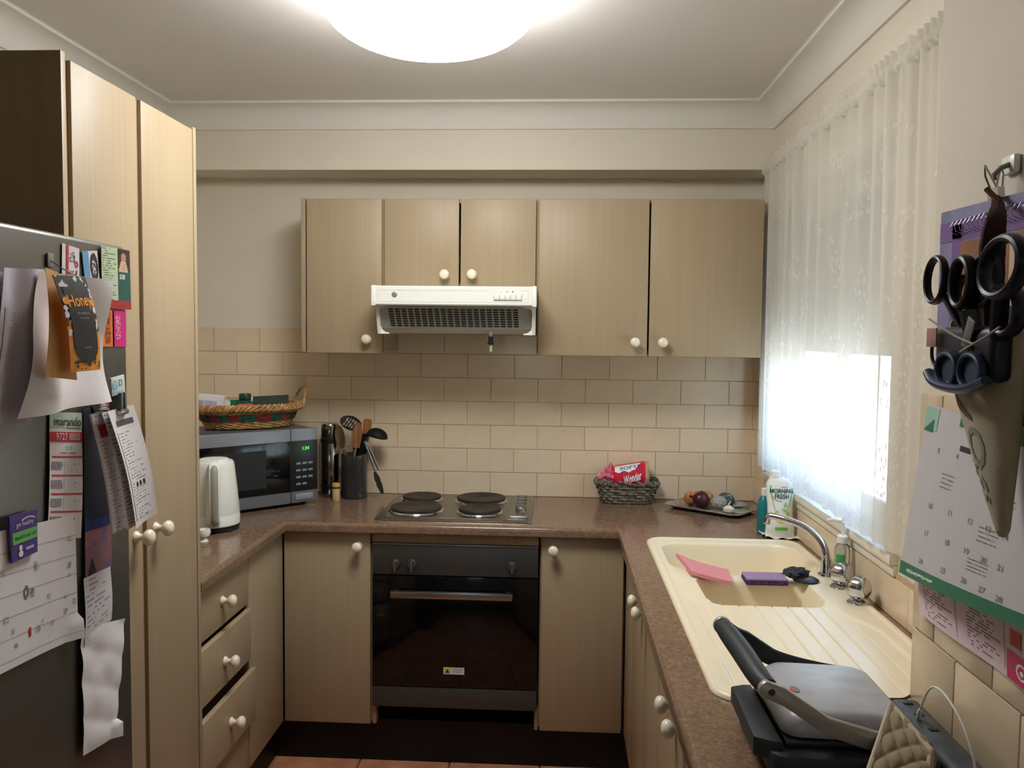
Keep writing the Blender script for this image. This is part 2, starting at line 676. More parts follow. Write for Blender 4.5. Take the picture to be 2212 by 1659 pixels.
# the nib: larger tiles
NT, NTH = 0.2, 0.15
nbm = rbox(nb(), 0, NT - .003, -.011, .002, 0, NTH - .003, .0025, 2)
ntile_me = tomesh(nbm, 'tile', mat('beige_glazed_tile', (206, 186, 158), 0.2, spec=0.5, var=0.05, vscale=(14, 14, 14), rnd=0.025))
obj('grout', box(nb(), XN - .006, XN + .001, 0.2, NY + .003, BZ, BZ + 4 * NTH - .008), mat('pale_grout', (196, 180, 152), 0.8, var=0.08, vscale=(60, 60, 60)), wall_nib)
for row in range(4):
    off = (0.03, 0.111, 0.03, 0.111)[row]
    for k in range(0, 8):
        b = NY + .004 + off - k * NT
        a = b - NT
        b = min(b, NY + .004)
        if b - a < .012 or a < 0.2:
            continue
        zt = NTH if row < 3 else NTH - .008
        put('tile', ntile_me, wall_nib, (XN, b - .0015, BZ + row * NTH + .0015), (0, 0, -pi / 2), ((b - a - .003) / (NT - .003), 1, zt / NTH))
# floor tiles
fbm = rbox(nb(), 0, .334, 0, .334, -.008, 0, .002, 1)
ftile_me = tomesh(fbm, 'tile', TERRA)
fl = bpy.data.objects['floor']
for i in range(-2, 3):
    for j in range(0, 9):
        put('tile', ftile_me, fl, (-.383 + i * .34 + .003, 3.06 - (j + 1) * .34 + .003, 0))

# ---- window behind the curtain
win = bpy.data.objects.new('window_1', None)
win.location = (XR + .06, (WY0 + WY1) / 2, WZ0)
C.objects.link(win)
win['kind'] = 'structure'
ORG[win.name] = win.location.copy()
ALU = mat('white_aluminium', (226, 226, 220), 0.35, var=0.02, vscale=(10, 10, 10))
bm = nb()
fx0, fx1 = XR + .05, XR + .10
rbox(bm, fx0, fx1, WY0, WY0 + .045, WZ0, WZ1, .003)
rbox(bm, fx0, fx1, WY1 - .045, WY1, WZ0, WZ1, .003)
rbox(bm, fx0, fx1, WY0, WY1, WZ0, WZ0 + .05, .003)
rbox(bm, fx0, fx1, WY0, WY1, WZ1 - .045, WZ1, .003)
obj('window_frame', bm, ALU, win)
ym = (WY0 + WY1) / 2
for s, (a, b, dx) in enumerate(((WY0 + .04, ym + .02, 0), (ym - .02, WY1 - .04, .018))):
    bm = nb()
    x0, x1 = fx0 + .008 + dx, fx0 + .026 + dx
    for q in ((a, a + .035, WZ0 + .04, WZ1 - .04), (b - .035, b, WZ0 + .04, WZ1 - .04)):
        rbox(bm, x0, x1, q[0], q[1], q[2], q[3], .002)
    rbox(bm, x0, x1, a, b, WZ0 + .045, WZ0 + .085, .002)
    rbox(bm, x0, x1, a, b, WZ1 - .08, WZ1 - .045, .002)
    sash = obj('sash', bm, ALU, win)
    obj('pane', box(nb(), x0 + .007, x0 + .011, a + .03, b - .03, WZ0 + .08, WZ1 - .07), GLASS, sash)
bm = rbox(nb(), XR - .022, XR + .06, WY0 - .06, WY1 + .025, WZ0 - .022, WZ0 + .004, .004)
rbox(bm, XR - .012, XR + .002, WY0 - .06, WY1 + .025, WZ0 - .05, WZ0 - .022, .003)
obj('window_sill', bm, mat('sill_gloss_white', (226, 220, 204), 0.3, var=0.03, vscale=(8, 8, 8)), win)
bm = nb()
for a, b in ((WY0 - .06, WY0), (WY1, WY1 + .025)):
    rbox(bm, XR - .012, XR + .002, a, b, WZ0, WZ1 + .06, .003)
rbox(bm, XR - .012, XR + .002, WY0, WY1, WZ1, WZ1 + .06, .003)
obj('architrave', bm, mat('sill_gloss_white', (0, 0, 0)), win)
w2 = bpy.data.objects.new('added_fill_window', None)  # frame and panes of the added fill-light window
w2.location = ((RX0 + RX1) / 2, YB - .06, RZ0)
C.objects.link(w2)
w2['kind'] = 'structure'
ORG[w2.name] = w2.location.copy()
bm = nb()
for a in (RX0, (RX0 + RX1) / 2 - .025, RX1 - .05):
    rbox(bm, a, a + .05, YB - .09, YB - .04, RZ0, RZ1, .003)
rbox(bm, RX0, RX1, YB - .09, YB - .04, RZ0, RZ0 + .05, .003)
rbox(bm, RX0, RX1, YB - .09, YB - .04, RZ1 - .05, RZ1, .003)
obj('window_frame', bm, ALU, w2)
for a, b in ((RX0 + .05, (RX0 + RX1) / 2 - .025), ((RX0 + RX1) / 2 + .025, RX1 - .05)):
    obj('pane', box(nb(), a, b, YB - .067, YB - .063, RZ0 + .05, RZ1 - .05), GLASS, w2)
# roller shutter let half way down outside
sh = thing('roller_shutter', 'beige slatted roller shutter lowered over upper half of the window outside', 'shutter', (XR + .135, ym, 1.56))
SHUT = mat('shutter_slat', (206, 200, 188), 0.5, var=0.05, vscale=(10, 10, 10))
slat_me = tomesh(rbox(nb(), -.006, .006, -(WY1 - WY0) / 2 - .22, (WY1 - WY0) / 2 + .22, 0, .0412, .003, 2), 'slat', SHUT)
for i in range(15):
    put('slat', slat_me, sh, (XR + .138, ym, 1.56 + i * .04))
# outdoors: ground and an unseen pale fence added to brighten the window view
struct('ground', box(nb(), XR + .13, 40, -12, 60, -.25, -.15), mat('pale_concrete', (196, 192, 182), 0.8, var=0.08, vscale=(2, 2, 2)))
fn = thing('added_bright_fence', 'unseen pale cream fence added to brighten the view beyond the window', 'fence', (3.4, 12, -.15))
fbm_ = rbox(nb(), -.02, .02, 0, .295, 0, 2.1, .004, 1)
fp_me = tomesh(fbm_, 'panel', mat('fence_cream', (236, 234, 226), 0.6, var=0.03, vscale=(3, 3, 3)))
for i in range(60):
    put('panel', fp_me, fn, (3.4, 3 + i * .3, -.15))

# ------------------------------------------------------------------ ceiling lamp
LX, LY = -0.34, 2.18
lamp = thing('ceiling_light', 'round white dome ceiling light glowing over the middle of the kitchen', 'light', (LX, LY, CZ))
obj('base_ring', lathe(nb(), [(.0, CZ), (.265, CZ), (.275, CZ - .004), (.275, CZ - .044), (.270, CZ - .050), (0, CZ - .050)], 48, Matrix.Translation((LX, LY, 0))), WHITE, lamp)
dm = bpy.data.materials.new('glowing_diffuser')
dm.use_nodes = True
b_ = dm.node_tree.nodes['Principled BSDF']
b_.inputs['Base Color'].default_value = (.9, .9, .9, 1)
b_.inputs['Emission Color'].default_value = (1.0, 0.99, 0.965, 1)
b_.inputs['Emission Strength'].default_value = LAMP_E
prof = [(.268, CZ - .045)] + [(.285 * cos(a) ** .7, CZ - .050 - .125 * sin(a)) for a in [RD(x) for x in range(0, 90, 8)]] + [(0, CZ - .175)]
obj('diffuser', lathe(nb(), prof, 48, Matrix.Translation((LX, LY, 0))), dm, lamp)

# ------------------------------------------------------------------ knobs
kp = [(.0, 0), (.0145, 0), (.0145, .003), (.012, .006), (.0085, .010), (.0075, .015), (.009, .019), (.0145, .0225), (.0185, .028), (.0195, .033),
      (.018, .038), (.0135, .0425), (.007, .0448), (0, .0455)]
knob_me = tomesh(lathe(nb(), kp, 20), 'knob', CERAMIC, 60)


def knob(parent, loc, face):
    rot = {'-y': (pi / 2, 0, 0), '+x': (0, pi / 2, 0), '-x': (0, -pi / 2, 0)}[face]
    return put('knob', knob_me, parent, loc, rot)


# ------------------------------------------------------------------ wall cabinets
UY, UB = 3.238, D - .004
ZT = 2.138


def wall_cab(name, label, x0, x1, z0, doors, left_panel=False):
    t = thing(name, label, 'cabinet', ((x0 + x1) / 2, UB, z0), group='wall cabinets over the hob bench')
    bm = nb()
    box(bm, x0, x0 + .016, UY + .019, UB, z0, ZT)
    box(bm, x1 - .016, x1, UY + .019, UB, z0, ZT)
    box(bm, x0 + .016, x1 - .016, UY + .019, UB, z0, z0 + .016)
    box(bm, x0 + .016, x1 - .016, UY + .019, UB, ZT - .016, ZT)
    box(bm, x0 + .016, x1 - .016, UB - .006, UB, z0 + .016, ZT - .016)
    obj('body', bm, WOODEDGE, t)
    if left_panel:
        obj('side_panel', rbox(nb(), x0 - .018, x0 - .001, UY + .003, UB, z0 - .004, ZT, .0015), WOOD, t)
    for a, b, kx, kz in doors:
        d = obj('door', rbox(nb(), a, b, UY, UY + .017, z0 - .006, ZT - .004, .0022), WOOD, t)
        knob(d, (kx, UY, kz), '-y')
    return t


wall_cab('wall_cabinet', 'ash wall cabinet with a single door left of the range hood', -.989, -.682, 1.541,
         [(-.984, -.687, -.741, 1.590)], True)
wall_cab('wall_cabinet', 'short two-door ash wall cabinet directly above the range hood', -.682, -.080, 1.794,
         [(-.676, -.385, -.437, 1.843), (-.378, -.087, -.331, 1.844)])
wall_cab('wall_cabinet', 'wide two-door ash wall cabinet between range hood and lace curtain', -.080, .782, 1.541,
         [(-.074, .346, .298, 1.589), (.353, .779, .403, 1.589)])

# ------------------------------------------------------------------ range hood
hd = thing('range_hood', 'white range hood with push buttons under the short wall cabinet', 'range hood', (-.383, UB, 1.61))
HX0, HX1, HYF = -.684, -.081, 3.058
bm = nb()
prof = [(HYF + .004, 1.789), (HYF, 1.785), (HYF, 1.722), (HYF + .005, 1.717), (HYF + .03, 1.717), (HYF + .05, 1.76), (UB, 1.76), (UB, 1.789)]
prism(bm, prof, HX0, HX1, Matrix(((0, 0, 1, 0), (1, 0, 0, 0), (0, 1, 0, 0), (0, 0, 0, 1))))
obj('front_panel', bm, WHITE, hd)
for s, x in ((1, HX0 - .004), (-1, HX1 + .004)):
    obj('end_trim', rbox(nb(), min(x, x + s * .016), max(x, x + s * .016), HYF - .003, HYF + .06, 1.715, 1.791, .0025), WHITE, hd)
    pr = [(HYF + .042, 1.722), (HYF + .088, 1.612), (UB, 1.612), (UB, 1.76), (HYF + .05, 1.76)]
    xa, xb = (HX0 + .002, HX0 + .014) if s > 0 else (HX1 - .014, HX1 - .002)
    bm = nb()
    prism(bm, pr, xa, xb, Matrix(((0, 0, 1, 0), (1, 0, 0, 0), (0, 1, 0, 0), (0, 0, 0, 1))))
    xc, xd = (HX0 + .012, HX0 + .046) if s > 0 else (HX1 - .046, HX1 - .012)
    # curved foot at the bottom front and bracket at the top
    ft = [(xc if s > 0 else xd, 1.612), (xd if s > 0 else xc, 1.612), (xd if s > 0 else xc, 1.6165),
          ((xc + .018) if s > 0 else (xd - .018), 1.620), ((xc + .006) if s > 0 else (xd - .006), 1.630), (xc if s > 0 else xd, 1.650)]
    prism(bm, ft, HYF + .084, HYF + .096, Matrix(((1, 0, 0, 0), (0, 0, 1, 0), (0, 1, 0, 0), (0, 0, 0, 1))))
    f2 = [(xc if s > 0 else xd, 1.690), ((xc + .004) if s > 0 else (xd - .004), 1.704), ((xc + .014) if s > 0 else (xd - .014), 1.710),
          (xd if s > 0 else xc, 1.7115), (xd if s > 0 else xc, 1.716), (xc if s > 0 else xd, 1.716)]
    prism(bm, f2, HYF + .040, HYF + .050, Matrix(((1, 0, 0, 0), (0, 0, 1, 0), (0, 1, 0, 0), (0, 0, 0, 1))))
    obj('end_cheek', bm, WHITE, hd)
# sloping grey filter with rows of slots
FG = mat('filter_grey', (214, 220, 212), 0.45, var=0.05, vscale=(20, 20, 20))
P0, P1 = Vector((0, HYF + .046, 1.716)), Vector((0, 3.162, 1.632))
sl = P1 - P0
bm = nb()
vs = [bm.verts.new((x, p.y, p.z)) for p, x in ((P0, HX0 + .014), (P0, HX1 - .014), (P1, HX1 - .014), (P1, HX0 + .014))]
bm.faces.new(vs)
bmesh.ops.solidify(bm, geom=bm.faces[:], thickness=-.003)
flt = obj('filter_panel', bm, FG, hd)
nrm = Vector((0, sl.z, -sl.y)).normalized()
sbm = rbox(nb(), -.0090, .0090, -.0030, .0030, -.001, .0008, .0008, 1)
slot_me = tomesh(sbm, 'slot', mat('slot_black', (26, 30, 22), 0.8, var=0.1, vscale=(20, 20, 20)))
ang = math.atan2(sl.z, sl.y)
for r_ in range(8):
    for c_ in range(20):
        fx = HX0 + .058 + c_ * .0247 + r_ * .0003
        p = P0 + sl * (.14 + r_ * .102)
        put('slot', slot_me, flt, (fx, p.y, p.z) + Vector() if False else (fx, p.y + nrm.y * .0006, p.z + nrm.z * .0006), (ang, 0, 0), (1.0, 1.05, 1))
obj('lower_lip', rbox(nb(), HX0 + .014, HX1 - .014, 3.160, 3.168, 1.614, 1.636, .002), mat('lip_brown_grey', (120, 108, 92), 0.35, var=0.04, vscale=(10, 10, 10)), hd)
obj('lamp_cover', rbox(nb(), HX0 + .03, HX1 - .03, 3.170, 3.50, 1.613, 1.622, .003), mat('smoky_cover', (120, 112, 96), 0.3, var=0.03, vscale=(10, 10, 10)), hd)
# engraved outline, badge, switches
bm = nb()
yb = HYF - .0006
for a in (1, 0):
    pass
OUT = mat('hood_line', (190, 190, 180), 0.5, var=0.02, vscale=(10, 10, 10))
box(bm, -.664, -.255, yb, HYF, 1.7725, 1.7735)
box(bm, -.137, -.108, yb, HYF, 1.7725, 1.7735)
box(bm, -.664, -.108, yb, HYF, 1.7300, 1.7310)
box(bm, -.665, -.664, yb, HYF, 1.7305, 1.773)
box(bm, -.108, -.107, yb, HYF, 1.7305, 1.773)
obj('outline', bm, OUT, hd)
BADGE = mat('badge_grey', (150, 154, 150), 0.4, metal=0.4, var=0.1, vscale=(60, 60, 60))
obj('badge', lathe(nb(), [(0, 0), (.0105, 0), (.0105, .0012), (.009, .002), (0, .002)], 20, frame((-.601, HYF, 1.757), (1, 0, 0), (0, 0, 1))), BADGE, hd)
obj('badge_emblem', lathe(nb(), [(.0045, .0020), (.0062, .0020), (.0062, .0026), (.0045, .0026)], 18, frame((-.601, HYF, 1.757), (1, 0, 0), (0, 0, 1))), GREYP, hd)
obj('switch_recess', rbox(nb(), -.2345, -.129, HYF - .001, HYF + .002, 1.7355, 1.7605, .001), OUT, hd)
for i in range(5):
    x = -.2325 + i * .0205
    obj('switch_button', rbox(nb(), x, x + .0188, HYF - .005, HYF, 1.7395, 1.7590, .0015), WHITEP, hd)
for i, x in enumerate((-.2065, -.1855, -.164)):
    obj('speed_mark', box(nb(), x - .0005 - i * .0012, x + .0005 + i * .0012, HYF - .0006, HYF, 1.768, 1.7715), INK, hd)

bc = thing('bulldog_clip', 'small black clip with a clear tag hanging under the range hood edge', 'clip', (-.251, 3.150, 1.56))
bm = nb()
prism(bm, [(-.013, 1.575), (.013, 1.575), (.009, 1.590), (.011, 1.606), (-.011, 1.606), (-.009, 1.590)], 3.145, 3.158,
      Matrix(((1, 0, 0, -.251), (0, 0, 1, 0), (0, 1, 0, 0), (0, 0, 0, 1))), .001, 1)
obj('jaw', bm, BLACKP, bc)
bm = tube(nb(), [(-.251, 3.152, 1.606), (-.251, 3.150, 1.613), (-.251, 3.156, 1.62)], .007, 8)
obj('hook', bm, GREYP, bc)
obj('tag', rbox(nb(), -.255, -.245, 3.151, 3.153, 1.548, 1.577, .0008, 1), mat('clear_tag', (200, 190, 170), 0.3, alpha=0.6, var=0.05, vscale=(30, 30, 30)), bc)

# ------------------------------------------------------------------ base cabinets, drawers, kickboards
FY, LXF, RXF = 2.995, -1.005, 0.262
DZ0, DZ1 = 0.163, 0.879
struct('baseboard_back', box(nb(), -1.05, .30, 3.04, 3.055, 0, .160), BLACKKICK)
struct('baseboard_left', box(nb(), -1.068, -1.05, 1.62, 3.055, 0, .160), BLACKKICK)
struct('baseboard_right', box(nb(), .30, .318, .9, 3.055, 0, .160), BLACKKICK)


def base_body(t, x0, x1, y0, y1, ax):
    bm = nb()
    z0, z1 = DZ0, .884
    if ax == 'y':
        box(bm, x0, x0 + .016, y0, y1, z0, z1)
        box(bm, x1 - .016, x1, y0, y1, z0, z1)
    else:
        box(bm, x0, x1, y0, y0 + .016, z0, .70)
        box(bm, x0, x1, y1 - .016, y1, z0, .70)
    box(bm, x0 + .001, x1 - .001, y0 + .001, y1 - .001, z0 - .001, z0 + .016)
    return obj('body', bm, WOODEDGE, t)


t = thing('base_cabinet', 'single-door ash base cabinet in the corner left of the oven', 'cabinet', (-.84, FY, DZ0))
base_body(t, -1.003, -.672, FY + .019, D - .01, 'y')
d = obj('door', rbox(nb(), -.999, -.676, FY, FY + .018, DZ0 - .003, DZ1, .0022), WOOD, t)
knob(d, (-.719, FY, .832), '-y')
obj('end_strip', rbox(nb(), -.671, -.656, FY + .012, FY + .05, DZ0 - .006, .232, .001), WOODEDGE, t)

t = thing('base_cabinet', 'single-door ash base cabinet right of the oven', 'cabinet', (.11, FY, DZ0))
base_body(t, -.052, .258, FY + .019, D - .01, 'y')
d = obj('door', rbox(nb(), -.046, .252, FY, FY + .018, DZ0 - .006, DZ1, .0022), WOOD, t)
knob(d, (-.004, FY, .836), '-y')
obj('end_strip', rbox(nb(), -.066, -.053, FY + .012, FY + .05, DZ0 - .010, .236, .001), WOODEDGE, t)

t = thing('drawer_unit', 'ash drawer unit with three drawers, lowest slightly open, between pantry and corner', 'drawers', (LXF, 2.42, DZ0))
bm = nb()
box(bm, XL + .03, LXF - .018, 2.236, 2.25, DZ0, .884)
box(bm, XL + .03, LXF - .018, 2.66, 2.676, DZ0, .884)
box(bm, XL + .03, LXF - .018, 2.25, 2.66, DZ0, DZ0 + .016)
box(bm, XL + .03, XL + .05, 2.25, 2.66, DZ0, .884)
obj('body', bm, WOODEDGE, t)
dz = [(.718, .876, 0.0), (.534, .703, .009), (.333, .506, .024)]
for i, (a, b, o_) in enumerate(dz):
    bm = nb()
    rbox(bm, LXF - .018 + o_, LXF + o_, 2.238, 2.652, a, b, .004, 3)
    dr = obj('drawer', bm, WOOD, t)
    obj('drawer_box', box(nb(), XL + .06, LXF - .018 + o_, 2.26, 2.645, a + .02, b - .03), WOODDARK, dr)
    knob(dr, (LXF + o_, (2.437, 2.432, 2.437)[i], (.797, .612, .420)[i]), '+x')
obj('toe_panel', rbox(nb(), LXF - .018, LXF - .001, 2.238, 2.652, DZ0 - .003, .328, .002), WOOD, t)
obj('corner_panel', rbox(nb(), LXF - .018, LXF, 2.655, FY + .001, DZ0 - .003, DZ1, .001), WOOD, t)


def right_cab(label, y0, y1, ys, kz):
    t = thing('base_cabinet', label, 'cabinet', (RXF, (y0 + y1) / 2, DZ0))
    base_body(t, RXF + .019, (XR if y0 > NY else XN) - .02, y0, y1, 'x')
    for a, b, ky in ((y0 + .002, ys - .002, ys - .055), (ys + .002, y1 - .002, ys + .055)):
        d = obj('door', rbox(nb(), RXF, RXF + .018, a, b, DZ0 - .003, DZ1, .0022), WOOD, t)
        knob(d, (RXF, ky, kz), '-x')
    return t


right_cab('two-door ash base cabinet under the sink bowls, knobs paired near the bench edge', 2.035, 2.725, 2.375, .832)
right_cab('two-door ash base cabinet under the drainboard, nearest on the right', 1.345, 2.033, 1.69, .828)
t = thing('corner_filler', 'narrow ash filler panel in the corner beside the sink cabinet', 'panel', (RXF, 2.86, DZ0))
obj('panel', rbox(nb(), RXF, RXF + .018, 2.727, FY + .001, DZ0 - .003, DZ1, .001), WOOD, t)

# ------------------------------------------------------------------ worktop
bm = nb()
SX0, SX1, SY0, SY1 = .342, .786, 1.60, 2.80       # cut-out for the sink
zt, zb = BZ, .884
NR = .014
box(bm, XL + .001, -.98 - NR, 2.236, D - .001, zb, zt)
box(bm, -.98 - NR, .228 + NR, 2.965 + NR, D - .001, zb, zt)
box(bm, .228 + NR, SX0, .9, D - .001, zb, zt)
box(bm, SX1, XR - .001, NY + .004, D - .001, zb, zt)
box(bm, SX0, SX1, SY1, D - .001, zb, zt)
box(bm, SX0, XN - .008, .9, SY0, zb, zt)
box(bm, XN - .008, SX1, NY + .004, SY0, zb, zt)
# rounded front edges
q = [(0, zt)] + [(NR * sin(RD(a)), zt - NR + NR * cos(RD(a))) for a in (15, 30, 45, 60, 75, 90)] + [(NR, zb + .004), (NR - .004, zb), (0, zb)]
prism(bm, q, 2.236, 2.965 + NR, Matrix(((1, 0, 0, -.98 - NR), (0, 0, 1, 0), (0, 1, 0, 0), (0, 0, 0, 1))))
prism(bm, q, -.98 - NR, .228 + NR, Matrix(((0, 0, 1, 0), (-1, 0, 0, 2.965 + NR), (0, 1, 0, 0), (0, 0, 0, 1))))
prism(bm, q, .9, 2.965 + NR, Matrix(((-1, 0, 0, .228 + NR), (0, 0, 1, 0), (0, 1, 0, 0), (0, 0, 0, 1))))
bmesh.ops.recalc_face_normals(bm, faces=bm.faces)
wt = obj('worktop', bm, GRANITE, org=(0, 3.2, zb))
tag(wt, 'U-shaped mottled brown laminate worktop with rounded front edge', 'worktop')

# ------------------------------------------------------------------ hob
hb = thing('cooktop', 'stainless electric cooktop with four solid hotplates set in the bench', 'cooktop', (-.375, 3.28, BZ))
bm = nb()
prism(bm, rrect(-.672, -.085, 3.03, 3.525, .018, 4), BZ, BZ + .006, None, .003, 2)
obj('tray', bm, HOBSTEEL, hb)
bm = nb()
prism(bm, rrect(-.640, -.205, 3.055, 3.500, .03, 4), BZ + .0061, BZ + .0072, None, .0008, 1)
prism(bm, rrect(-.186, -.098, 3.055, 3.505, .012, 4), BZ + .0061, BZ + .0080, None, .0008, 1)
obj('raised_panels', bm, HOBSTEEL, hb)
for x, y, r in ((-.553, 3.412, .080), (-.305, 3.405, .101), (-.540, 3.195, .100), (-.290, 3.185, .083)):
    T = Matrix.Translation((x, y, BZ + .007))
    hp = obj('hotplate', lathe(nb(), [(0, .006), (r - .004, .006), (r, .008), (r, .014), (r - .004, .017), (r - .014, .0165), (r - .016, .0158), (r * .30, .0155),
                                      (r * .27, .0135), (0, .0132)], 40, T), CAST, hb)
    obj('trim_ring', lathe(nb(), [(r + .001, .0), (r + .008, .0), (r + .006, .004), (r + .001, .007)], 40, T), CHROME, hp)
for i, y in enumerate((3.475, 3.415, 3.35, 3.285)):
    T = Matrix.Translation((-.137, y, BZ + .008))
    k = obj('control_knob', lathe(nb(), [(0, 0), (.020, 0), (.0195, .006), (.017, .008), (0, .008)], 24, T), HOBSTEEL, hb)
    obj('grip', rbox(nb(), -.137 - .018, -.137 + .018, y - .004, y + .004, BZ + .012, BZ + .0205, .0015), STEEL, k)
T = Matrix.Translation((-.132, 3.215, BZ + .008))
k = obj('control_knob', lathe(nb(), [(0, 0), (.021, 0), (.020, .012), (.016, .016), (0, .016)], 24, T), STEEL, hb)
obj('grip', rbox(nb(), -.132 - .018, -.132 + .018, 3.211, 3.219, BZ + .018, BZ + .030, .002), STEEL, k)
for x in (-.142, -.122):
    obj('mark', box(nb(), x - .004, x + .004, 3.150, 3.163, BZ + .0081, BZ + .0085), INK, hb)
obj('end_cap', rbox(nb(), -.170, -.102, 3.072, 3.098, BZ + .007, BZ + .017, .004, 3), STEEL, hb)

# ------------------------------------------------------------------ oven
ov = thing('wall_oven', 'built-in stainless oven with black glass door under the cooktop', 'oven', (-.363, FY, .228))
OX0, OX1 = -.667, -.058
obj('filler_panel', rbox(nb(), OX0 - .001, OX1 + .001, FY + .003, FY + .02, .8455, .884, .001), WOODEDGE, ov)
obj('oven_box', box(nb(), OX0 + .01, OX1 - .01, FY + .022, D - .03, .235, .843), BLACKP, ov)
obj('control_panel', rbox(nb(), OX0, OX1, FY - .004, FY + .02, .7285, .843, .002), OVENSTEEL, ov)
obj('top_highlight_strip', rbox(nb(), OX0, OX1, FY - .007, FY + .01, .8405, .8445, .001), STEEL, ov)  # slim steel strip added as the bright highlight along the oven's top edge
dd = obj('oven_door', rbox(nb(), OX0, OX1, FY - .006, FY + .02, .311, .7255, .002), GLASSBLK, ov)
obj('lower_trim', rbox(nb(), OX0, OX1, FY - .004, FY + .02, .231, .308, .002), OVENSTEEL, ov)
bm = nb()
rbox(bm, -.592, -.148, FY - .052, FY - .034, .6555, .6800, .002)
hh = obj('handle', bm, STEEL, dd)
for x in (-.575, -.165):
    obj('handle_post', rbox(nb(), x - .008, x + .008, FY - .036, FY - .005, .660, .676, .002), STEEL, hh)
for x, fl_ in ((-.581, WHITEP), (-.520, WHITEP), (-.152, STEEL)):
    M_ = frame((x, FY - .004, .770), (1, 0, 0), (0, 0, 1))
    k = obj('oven_knob', lathe(nb(), [(0, 0), (.019, 0), (.0185, .006), (.0165, .014), (.0145, .016), (0, .016)], 24, M_), OVENSTEEL, ov)
    obj('pointer', rbox(nb(), x - .003, x + .003, FY - .026, FY - .018, .745, .784, .0015), STEEL, k)
for i in range(7):
    a = RD(-20 + i * 42)
    obj('dial_mark', box(nb(), -.152 + .029 * sin(a) - .0022, -.152 + .029 * sin(a) + .0022, FY - .0046, FY - .0038, .772 + .029 * cos(a) - .0012, .772 + .029 * cos(a) + .0012), INK, ov)
st = obj('caution_sticker', box(nb(), -.402, -.325, FY - .0066, FY - .0058, .361, .387), PAPER, dd)
obj('sticker_border', box(nb(), -.3985, -.3765, FY - .0070, FY - .0064, .364, .384), mat('sticker_yellow', (226, 196, 60), 0.6, var=0.03, vscale=(40, 40, 40)), st)
bm = prism(nb(), [(-.395, .367), (-.380, .367), (-.3875, .381)], FY - .0074, FY - .0069, Matrix(((1, 0, 0, 0), (0, 0, 1, 0), (0, 1, 0, 0), (0, 0, 0, 1))))
obj('warning_triangle', bm, INK, st)
text('CAUTION', .0085, INK, st, frame((-.350, FY - .0068, .3795), (1, 0, 0), (0, 0, 1)))
text('HOT SURFACE', .0055, INK, st, frame((-.350, FY - .0068, .3705), (1, 0, 0), (0, 0, 1)))

# ------------------------------------------------------------------ pantry
PX = -.98
pa = thing('tall_pantry', 'tall ash pantry cupboard with two full-height doors beside the fridge', 'cupboard', (PX, 1.93, 0))
PT = 2.152
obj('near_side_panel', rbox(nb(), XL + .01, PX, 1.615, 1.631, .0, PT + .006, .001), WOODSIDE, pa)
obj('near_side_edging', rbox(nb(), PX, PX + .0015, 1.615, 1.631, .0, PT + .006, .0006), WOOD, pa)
obj('far_side_panel', rbox(nb(), XL + .01, PX, 2.214, 2.232, .0, PT + .006, .001), WOOD, pa)
bm = nb()
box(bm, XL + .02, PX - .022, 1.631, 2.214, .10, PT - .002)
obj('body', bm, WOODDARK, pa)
obj('centre_stile', rbox(nb(), PX - .022, PX - .009, 1.902, 1.942, .10, PT - .004, .001), WOODEDGE, pa)
obj('near_stile', rbox(nb(), PX - .022, PX - .009, 1.631, 1.66, .10, PT - .004, .001), WOODEDGE, pa)
for a, b, ky in ((1.651, 1.910, 1.879), (1.933, 2.210, 1.974)):
    d = obj('door', rbox(nb(), PX - .018, PX, a, b, .10, PT - .002, .002), WOOD, pa)
    knob(d, (PX, ky, 1.128), '+x')
obj('kickboard', box(nb(), PX - .06, PX - .045, 1.62, 2.23, 0, .098), BLACKKICK, pa)

# ------------------------------------------------------------------ fridge
XF = -.83
fr = thing('refrigerator', 'dark steel refrigerator covered with papers and magnets at left', 'fridge', (-1.2, 1.17, 0))
obj('body', rbox(nb(), -1.56, XF - .055, .775, 1.568, .03, 1.765, .006), mat('fridge_body_grey', (70, 68, 66), 0.5, var=0.04, vscale=(6, 6, 6)), fr)
d = obj('door', rbox(nb(), XF - .05, XF, .77, 1.572, .06, 1.771, .009, 3), FRIDGE, fr)
bm = tube(nb(), spline([(XF, .83, .70), (XF + .045, .83, .74), (XF + .05, .83, 1.0), (XF + .045, .83, 1.36), (XF, .83, 1.40)], 6), .011, 10)
obj('handle', bm, STEEL, d)
for y in (.86, 1.48):
    obj('foot', lathe(nb(), [(0, 0), (.022, 0), (.02, .03), (0, .03)], 14, Matrix.Translation((-.95, y, 0))), BLACKP, fr)
# ------------------------------------------------------------------ sink
def sdr(x, y, x0, x1, y0, y1, r):
    qx = abs(x - (x0 + x1) / 2) - (x1 - x0) / 2 + r
    qy = abs(y - (y0 + y1) / 2) - (y1 - y0) / 2 + r
    return math.hypot(max(qx, 0), max(qy, 0)) + min(max(qx, qy), 0) - r


def sst(a, b, x):
    t = min(1, max(0, (x - a) / (b - a)))
    return t * t * (3 - 2 * t)


KX0, KX1, KY0, KY1 = .308, .818, 1.555, 2.835


